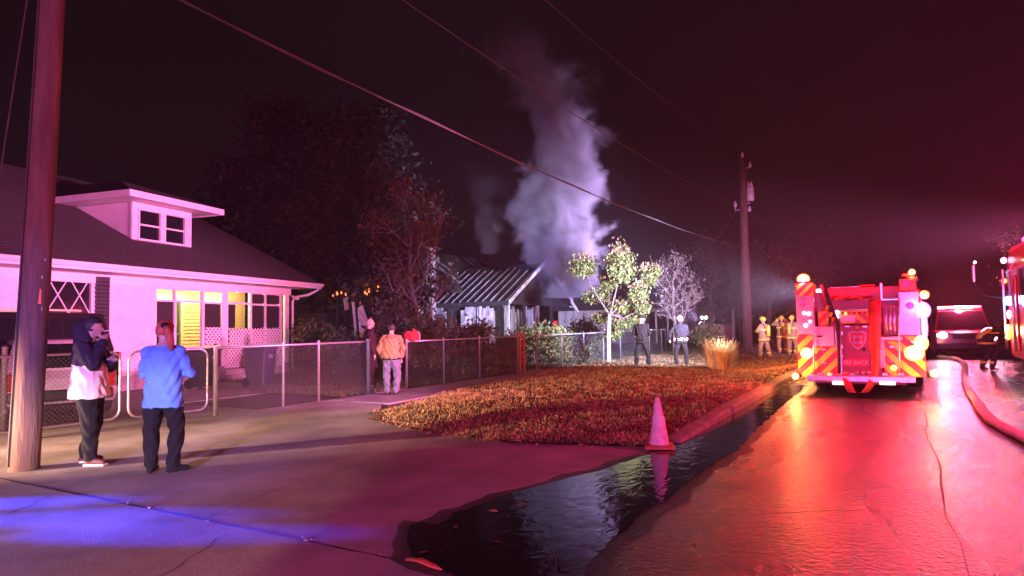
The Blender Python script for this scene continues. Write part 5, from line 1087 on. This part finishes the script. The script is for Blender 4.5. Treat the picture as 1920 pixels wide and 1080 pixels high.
# ------------------------------------------------------------------ trees and shrubs
bark = mat('bark', (.11, .085, .07), .9, .3, 14, .7, 30, stretch=(1, 1, .3)); bark_pale = mat('pale_bark', (.34, .29, .26), .85, .25, 14, .5, 30); bark_dark = mat('dark_bark', (.05, .04, .035), .9)
lv = lambda n, c: mat('leaf_'+n, c, .65, .3, 3)
OAK = [lv('oak_a', (.02, .034, .016)), lv('oak_b', (.03, .046, .024)), lv('oak_c', (.036, .036, .02))]
BRN = [lv('brn_a', (.16, .09, .03)), lv('brn_b', (.1, .075, .035)), lv('brn_c', (.2, .13, .05))]
GRN = [lv('grn_a', (.07, .12, .03)), lv('grn_b', (.12, .16, .04)), lv('grn_c', (.16, .15, .05))]
GLD = [lv('gld_a', (.07, .11, .02)), lv('gld_b', (.16, .17, .04)), lv('gld_c', (.3, .16, .09))]
def tree(name, label, loc, h, spread, leaves, mats, bk, trunk_r, n1=9, n2=5, n3=3, base=.3, lsize=(.07, .16), clump=.5, seed=1, lean=(0, 0), group=None, cat='tree', crooked=.2, up=.5, twigs=True, tips=None, thick=1.0):
    rs = random.Random(seed); rg = np.random.default_rng(seed); t_ = thing(name, label, cat, loc, 0, group); mb = MB(); ends = []
    top = Vector((lean[0], lean[1], h*.8)); tr = [Vector((0, 0, -.1))]
    for i in range(1, 6): f_ = i/5; tr.append(top*f_+Vector((rs.uniform(-1, 1), rs.uniform(-1, 1), 0))*crooked*h*.06)
    mb.tube(tr, [trunk_r*(1-.75*i/5) for i in range(6)], 9)
    tm = mb; br = MB()
    def limb(a, d, L_, r, depth):
        pts = [a]; dd = d.copy()
        for i in range(4):
            dd = (dd+Vector((rs.uniform(-1, 1), rs.uniform(-1, 1), rs.uniform(-.4, .8)*up))*crooked*1.4).normalized(); pts.append(pts[-1]+dd*(L_/4))
        br.tube(pts, [max(.006, r*(1-.8*i/4)) for i in range(5)], 6 if depth < 2 else 4, caps=False)
        if depth >= 2 or (depth == 1 and n3 == 0): ends.extend(pts[2:]); return
        for k_ in range(n2 if depth == 0 else n3):
            f_ = rs.uniform(.35, 1); i0 = min(3, int(f_*4)); p_ = pts[i0].lerp(pts[i0+1], f_*4-i0)
            nd = (dd*.55+Vector((rs.uniform(-1, 1), rs.uniform(-1, 1), rs.uniform(-.3, 1)*up+.1)).normalized()).normalized(); limb(p_, nd, L_*rs.uniform(.4, .65), r*.5, depth+1)
        ends.append(pts[-1])
    for i in range(n1):
        f_ = base+(1-base)*(i+.5)/n1; i0 = min(4, int(f_*5)); p_ = tr[i0].lerp(tr[i0+1], f_*5-i0); a = i*2.4+rs.uniform(-.5, .5)
        L_ = spread*(1.05-.5*f_)*rs.uniform(.75, 1.15); limb(p_, Vector((math.cos(a), math.sin(a), up*rs.uniform(.3, 1.1)+f_*.5)).normalized(), L_, trunk_r*.42*(1.2-.6*f_)*thick, 0)
    tm.build('trunk', bk, t_, True); br.build('branches', bk, t_, True)
    if leaves:
        E = np.array([tuple(e) for e in ends]); idx = rg.integers(0, len(E), leaves); P = E[idx]+rg.normal(0, 1, (leaves, 3))*clump*np.array([1, 1, .75]); P = P[P[:, 2] > .12]; n = len(P)
        s = lsize[0]+(lsize[1]-lsize[0])*rg.random(n); d1 = rg.normal(0, 1, (n, 3)); d1[:, 2] -= .4; d1 /= np.linalg.norm(d1, axis=1)[:, None]; d2 = np.cross(d1, rg.normal(0, 1, (n, 3))); d2 /= np.linalg.norm(d2, axis=1)[:, None]
        w = (idx*7919 % len(mats))
        w = np.where(rg.random(n) < .45, rg.integers(0, len(mats), n), w[:len(w)][:n] if len(w) == n else rg.integers(0, len(mats), n))
        quads_mesh('crown', P, d1*s[:, None], d2*(s*.45)[:, None], w, mats, t_)
    return t_
def gp(px, D): q = atD(px, 540, D); return (q[0], q[1], 0)
tree('oak_tree', 'huge dark evergreen oak rising behind the bungalow roof', gp(600, 36), 13.2, 5.6, 22000, OAK, bark_dark, .45, 13, 6, 3, .22, (.12, .26), .62, 11)
tree('oak_tree', 'lower dark leafy tree between the bungalow and the burnt house', gp(665, 31), 7.6, 3.6, 13000, OAK+[BRN[1]], bark_dark, .22, 10, 5, 3, .15, (.09, .2), .5, 12)
tree('bare_tree', 'half bare tree with pale twisting limbs and brown leaves before the burnt roof', gp(775, 27), 7.4, 2.7, 2600, BRN, bark_pale, .15, 10, 5, 3, .22, (.06, .13), .28, 13, up=1.0, crooked=.3)
tree('dark_tree', 'dim bushy tree far behind the burnt roof chimney', gp(480, 44), 10.5, 5, 9000, OAK, bark_dark, .3, 10, 5, 2, .2, (.16, .3), .7, 14)
def bush(label, loc, h, w, n, mats, seed, ls=(.05, .11), cl=.22, bk=bark, name='shrub'):
    return tree(name, label, loc, h*.68, w*.72, n, mats, bk, .045, 9, 4, 2, .05, ls, cl, seed, cat='shrub', up=.9, crooked=.25)
bl = [('leafy olive shrub beside the bungalow corner', 590, 24, 2.1, 1.1, 2600, [GRN[0], GRN[2], BRN[1]]), ('dark shrub in front of the collapsed rooms', 640, 22, 1.5, 1.0, 2000, [OAK[1], GRN[0]]), ('tall straggly olive shrub behind the coated man', 740, 22, 3.2, 1.3, 3800, [GRN[2], BRN[1], BRN[2], OAK[1]]),
      ('yellowing shrub beside the mailbox', 800, 20.5, 2.3, 1.1, 2600, [GRN[2], BRN[2], GRN[1]]), ('low dark shrub behind the fence left of the porch', 850, 23, 1.7, 1.1, 2200, [OAK[1], GRN[0], GRN[2]]), ('bright green shrub below the burnt porch eave', 890, 24, 1.9, 1.0, 2400, [GRN[1], GRN[0], GRN[1]]),
      ('leafy yellow vine climbing the fence by the orange posts', 956, 21.6, 1.5, .5, 1500, [GRN[2], GRN[1], BRN[2]]), ('thick green shrub along the burnt porch front', 1000, 27, 1.5, 1.2, 2000, [GRN[0], GRN[2]]), ('spreading shrub spilling through the fence at its corner', 1035, 22.3, 1.15, 1.1, 2600, [GRN[0], GRN[2], GRN[1]]),
      ('slim vine covered fence bay behind the first officer', 1115, 25, 1.5, .6, 1800, [GRN[1], GRN[0], GRN[2]]), ('pale shrub beyond the fence past the officers', 1090, 31, 1.7, 1.3, 1600, [GRN[0], OAK[2]]), ('greenish weeds at the fence past the second officer', 1325, 34, 1.6, .9, 1200, [GRN[1], GRN[2]])]
for i, (lb_, px, D, h, w, n, ms_) in enumerate(bl):
    q = onX(px, 640, -12.1)*np.array([1, 1, 0]) if 830 < px < 1200 and D < 26 else gp(px, D); bush(lb_, q, h, w, n, ms_, 40+i)
# golden rain tree: five distinct clusters on forked stems
q = gp(1137, 27); gt = thing('flowering_tree', 'small tree with yellow green leaf clusters and pinkish seed heads behind the fence', 'tree', q); mb = MB(); rg = np.random.default_rng(5); Ps = []; Ws = []
cl = [(1095, 501, .62, .55), (1163, 500, .56, .92), (1214, 520, .46, .56), (1118, 556, .58, .4), (1165, 578, .66, .42), (1168, 608, .5, .34), (1196, 552, .42, .45), (1230, 508, .25, .3), (1140, 533, .38, .36), (1188, 600, .42, .3), (1128, 598, .4, .3), (1150, 628, .4, .28), (1205, 578, .36, .34)]
tb = np.array([0, 0, 0.]); fork = np.array([.1, 0, 1.9])
mb.tube([tb-np.array([0, 0, .1]), np.array([.02, .03, .9]), fork], [.1, .085, .07], 10); mb.build('trunk', bark_pale, gt, True); mb = MB()
for (px, py, rx, rz2) in cl:
    c = atD(px, py, 27+rg.uniform(-.8, .8))-np.array(q); m_ = (fork+c)/2+rg.normal(0, .12, 3); mb.tube([fork, m_, c, c+np.array([0, 0, rz2*.5])], [.045, .03, .018, .008], 6, caps=False)
    n = int(2100*rx*rz2/.4); P = rg.normal(0, 1, (n, 3)); P /= np.linalg.norm(P, axis=1)[:, None]; P *= (rg.random(n)**.6*(1+.16*rg.normal(0, 1, n)))[:, None]*np.array([rx, rx, rz2])*1.05; P[:, 2] = np.where(P[:, 2] < 0, P[:, 2]*.75, P[:, 2])
    tip = (P[:, 2]/rz2 > .55) & (rg.random(n) < .5); Ps.append(P+c); Ws.append(np.where(tip, 2, rg.integers(0, 2, n)))
mb.build('branches', bark, gt, True); P = np.concatenate(Ps); w = np.concatenate(Ws); n = len(P); s = .03+.055*rg.random(n); d1 = rg.normal(0, .6, (n, 3)); d1[:, 2] -= .7; d1 /= np.linalg.norm(d1, axis=1)[:, None]; d2 = np.cross(d1, rg.normal(0, 1, (n, 3))); d2 /= np.linalg.norm(d2, axis=1)[:, None]
quads_mesh('crown', P, d1*s[:, None], d2*(s*.42)[:, None], w, GLD, gt)
tree('bare_tree', 'small bare purple lit tree beyond the two officers', gp(1262, 33), 4.6, 1.9, 900, [lv('pale', (.3, .26, .28)), BRN[1]], bark_pale, .12, 12, 6, 4, .25, (.05, .1), .15, 61, up=1.1, thick=1.0)
far = [('thin bare tree in the dark beyond the white pickets', 1330, 48, 7.5, 3.0), ('leafless tree behind the far porch and pole', 1385, 58, 8.5, 3.6), ('spreading bare tree just past the transformer pole', 1440, 46, 6.5, 3.0), ('dim bare tree behind the engine hose bed', 1560, 52, 8.5, 3.6), ('low leafless tree beyond the engine beacon', 1500, 62, 8.5, 4.0), ('bare tree rising behind the responder SUV', 1660, 66, 8.5, 4)]
for i, (lb_, px, D, h, w) in enumerate(far): tree('bare_tree', lb_, gp(px, D), h, w, 1500, [lv('far', (.09, .07, .06)), BRN[1]], bark, .2, 10, 6, 4, .2, (.07, .16), .45, 70+i, up=1.0)
for i, (lb_, px, D, h) in enumerate((('dark hedge tree behind the far carport', 1240, 60, 5.5), ('dark hedge tree at the foot of the far trees', 1400, 70, 5.5), ('dark hedge tree on the far corner', 1520, 75, 5.5), ('dark tree hanging over the second engine', 1990, 24, 5.6))):
    tree('dark_tree', lb_, gp(px, D), h, 4.0 if i < 3 else 2.4, 4500 if i < 3 else 9000, OAK, bark_dark, .25, 9, 5, 2 if i < 3 else 3, .1, (.15, .3) if i < 3 else (.04, .09), .6 if i < 3 else .3, 90+i)
# ornamental grass clump on the verge
q = G(1350, 702); og = thing('ornamental_grass', 'tall clump of straw coloured ornamental grass on the verge', 'grass clump', (q[0], q[1], float(vz(q[0], q[1])))); mb = MB(); straw = mat('straw', (.45, .3, .11), .8, .25, 5)
for i in range(420):
    a = random.uniform(0, 6.283); r0 = random.random()**.6*.3; h = random.uniform(.55, 1.05); o_ = random.uniform(.1, .5)*(.4+r0); x, y = math.cos(a)*r0, math.sin(a)*r0
    p0 = Vector((x, y, 0)); p1 = Vector((x*1.25+math.cos(a)*o_*.3, y*1.25+math.sin(a)*o_*.3, h*.6)); p2 = Vector((x*1.4+math.cos(a)*o_, y*1.4+math.sin(a)*o_, h*random.uniform(.85, 1)))
    sd_ = Vector((-math.sin(a+.6), math.cos(a+.6), 0))*.006; mb.add([p0-sd_, p0+sd_, p1+sd_, p1-sd_, p2], [(0, 1, 2, 3), (3, 2, 4)])
mb.build('blades', straw, og)

# ------------------------------------------------------------------ smoke plumes over the burnt house
def smoke(label, px0, D, prof, dens, nscale, seed, col=(.75, .72, .78)):
    """prof rows: pixel x, pixel y, radius px, strength; turned into metres at distance D"""
    base = atD(px0, 600, D); k_ = D/FPX; zs = [CAMH+(612-py)*k_ for _, py, _, _ in prof]; z0, z1 = zs[0], zs[-1]
    offs = [(px-px0)*k_ for px, *_ in prof]; rad = [r_*k_ for *_, r_, _ in prof]; st = [s_ for *_, s_ in prof]; om = max(abs(o_) for o_ in offs)+.01; rm = max(rad)
    o = thing('smoke', label, 'smoke', (base[0], base[1], 0), YAW); del o['category'], o['label']; bpy.data.objects.remove(o)
    mb = MB(); rings = []
    for o_, r_, z in zip(offs, rad, zs): rings.append((o_, 0, z, r_*1.5+.3, r_*1.5+.3))
    mb.loft(rings, n=16)
    m = bpy.data.materials.new('smoke_volume'); m.use_nodes = True; t = m.node_tree; N = t.nodes; L = t.links; N.clear(); out = N.new('ShaderNodeOutputMaterial'); pv = N.new('ShaderNodeVolumePrincipled'); L.new(pv.outputs[0], out.inputs['Volume'])
    pv.inputs['Color'].default_value = (*col, 1); pv.inputs['Anisotropy'].default_value = .2
    tc = N.new('ShaderNodeTexCoord'); sx = N.new('ShaderNodeSeparateXYZ'); L.new(tc.outputs['Object'], sx.inputs[0])
    def M(op, a, b=None, c=None):
        n_ = N.new('ShaderNodeMath'); n_.operation = op
        for i, q_ in enumerate((a, b, c)):
            if q_ is None: continue
            if hasattr(q_, 'is_output'): L.new(q_, n_.inputs[i])
            else: n_.inputs[i].default_value = q_
        return n_.outputs[0]
    u = M('DIVIDE', M('SUBTRACT', sx.outputs[2], z0), z1-z0)
    def curve(vals):
        fc = N.new('ShaderNodeFloatCurve'); cv = fc.mapping.curves[0]; xs_ = [(z-z0)/(z1-z0) for z in zs]
        for i, (x_, v_) in enumerate(zip(xs_, vals)):
            if i == 0: cv.points[0].location = (0, v_)
            elif i == len(vals)-1: cv.points[-1].location = (1, v_)
            else: cv.points.new(x_, v_)
        fc.mapping.update(); L.new(u, fc.inputs['Value']); return fc.outputs[0]
    co = M('MULTIPLY', M('SUBTRACT', curve([o_/om*.5+.5 for o_ in offs]), .5), om*2); cr2 = M('MULTIPLY', curve([r_/rm for r_ in rad]), rm); ca = curve(st)
    dx = M('SUBTRACT', sx.outputs[0], co); rr_ = M('DIVIDE', M('SQRT', M('ADD', M('MULTIPLY', dx, dx), M('MULTIPLY', sx.outputs[1], sx.outputs[1]))), cr2)
    mp = N.new('ShaderNodeMapping'); mp.inputs['Location'].default_value = (seed*3.1, seed*1.7, seed); L.new(tc.outputs['Object'], mp.inputs[0])
    nz = N.new('ShaderNodeTexNoise'); nz.inputs['Scale'].default_value = nscale; nz.inputs['Detail'].default_value = 5; nz.inputs['Roughness'].default_value = .58; nz.inputs['Distortion'].default_value = .6; L.new(mp.outputs[0], nz.inputs[0])
    f_ = M('ADD', M('SUBTRACT', .9, rr_), M('MULTIPLY', M('SUBTRACT', nz.outputs[0], .5), 3.0))
    mr_ = N.new('ShaderNodeMapRange'); mr_.interpolation_type = 'SMOOTHSTEP'; mr_.inputs[1].default_value = 0; mr_.inputs[2].default_value = .55; mr_.inputs[3].default_value = 0; mr_.inputs[4].default_value = 1; L.new(f_, mr_.inputs[0])
    d_ = M('MULTIPLY', M('MULTIPLY', mr_.outputs[0], ca), dens); L.new(d_, pv.inputs['Density'])
    m.cycles.volume_step_rate = .35 if hasattr(m, 'cycles') else 1
    ob = mb.build('smoke_plume', m); ob.location = (base[0], base[1], 0); ob.rotation_euler = (0, 0, YAW); ob['kind'] = 'stuff'; ob['label'] = label; ob['category'] = 'smoke'
    return ob
smoke('thick pale smoke column billowing up from the burnt roof', 1060, 37, [(1062, 560, 62, 1), (1062, 510, 70, 1), (1052, 450, 84, 1), (1050, 380, 92, 1), (1058, 320, 76, .75), (1062, 240, 74, .36), (1035, 160, 85, .15), (985, 95, 95, .055), (955, 40, 100, .0)], 2.4, .5, 1)
smoke('thin wisp of smoke drifting left of the main column', 915, 36, [(918, 475, 24, .6), (918, 430, 30, .55), (912, 390, 32, .3), (905, 340, 50, .14), (900, 300, 55, 0)], .3, .5, 4)
tf = thing('added_smoke_flood', 'added tripod floodlight, put in the yard unseen to light the smoke', 'floodlight', (-10.9, 43.0, 0))  # unseen lamp added only to light the smoke
for i in range(3): a = i*2.094+.4; MB().cyl((math.cos(a)*.4, math.sin(a)*.4, 0), (0, 0, .95), .015, .015, 6).build('leg', galv, tf)
MB().cyl((0, 0, .9), (0, 0, 1.35), .02, .02, 8).build('stem', galv, tf); MB().box((0, 0, 1.42), (.14, .36, .24), 0, rot=Matrix.Rotation(R(40), 3, 'Y')).build('lamp_head', blackm, tf, bevel=.02); MB().box((-.07, 0, 1.49), (.02, .32, .2), 0, rot=Matrix.Rotation(R(40), 3, 'Y')).build('lamp_lens', MATS['scene_flood'], tf)
lamp('added_smoke_light', 'SPOT', (-.14, 0, 1.6), (.66, .46, 1.0), 22000, tf, .12, aim=(-5.0, -9.6, 6.6), angle=52, blend=1.0)
# ------------------------------------------------------------------ smoky air
hz = bpy.data.materials.new('haze_volume'); hz.use_nodes = True; t = hz.node_tree; t.nodes.clear(); out = t.nodes.new('ShaderNodeOutputMaterial'); pv = t.nodes.new('ShaderNodeVolumePrincipled'); t.links.new(pv.outputs[0], out.inputs['Volume'])
pv.inputs['Density'].default_value = .0012; pv.inputs['Color'].default_value = (.85, .82, .85, 1); pv.inputs['Anisotropy'].default_value = .35
MB().b2((-262, -122, -1.1), (262, 302, 22)).build('haze', hz, kind='stuff')
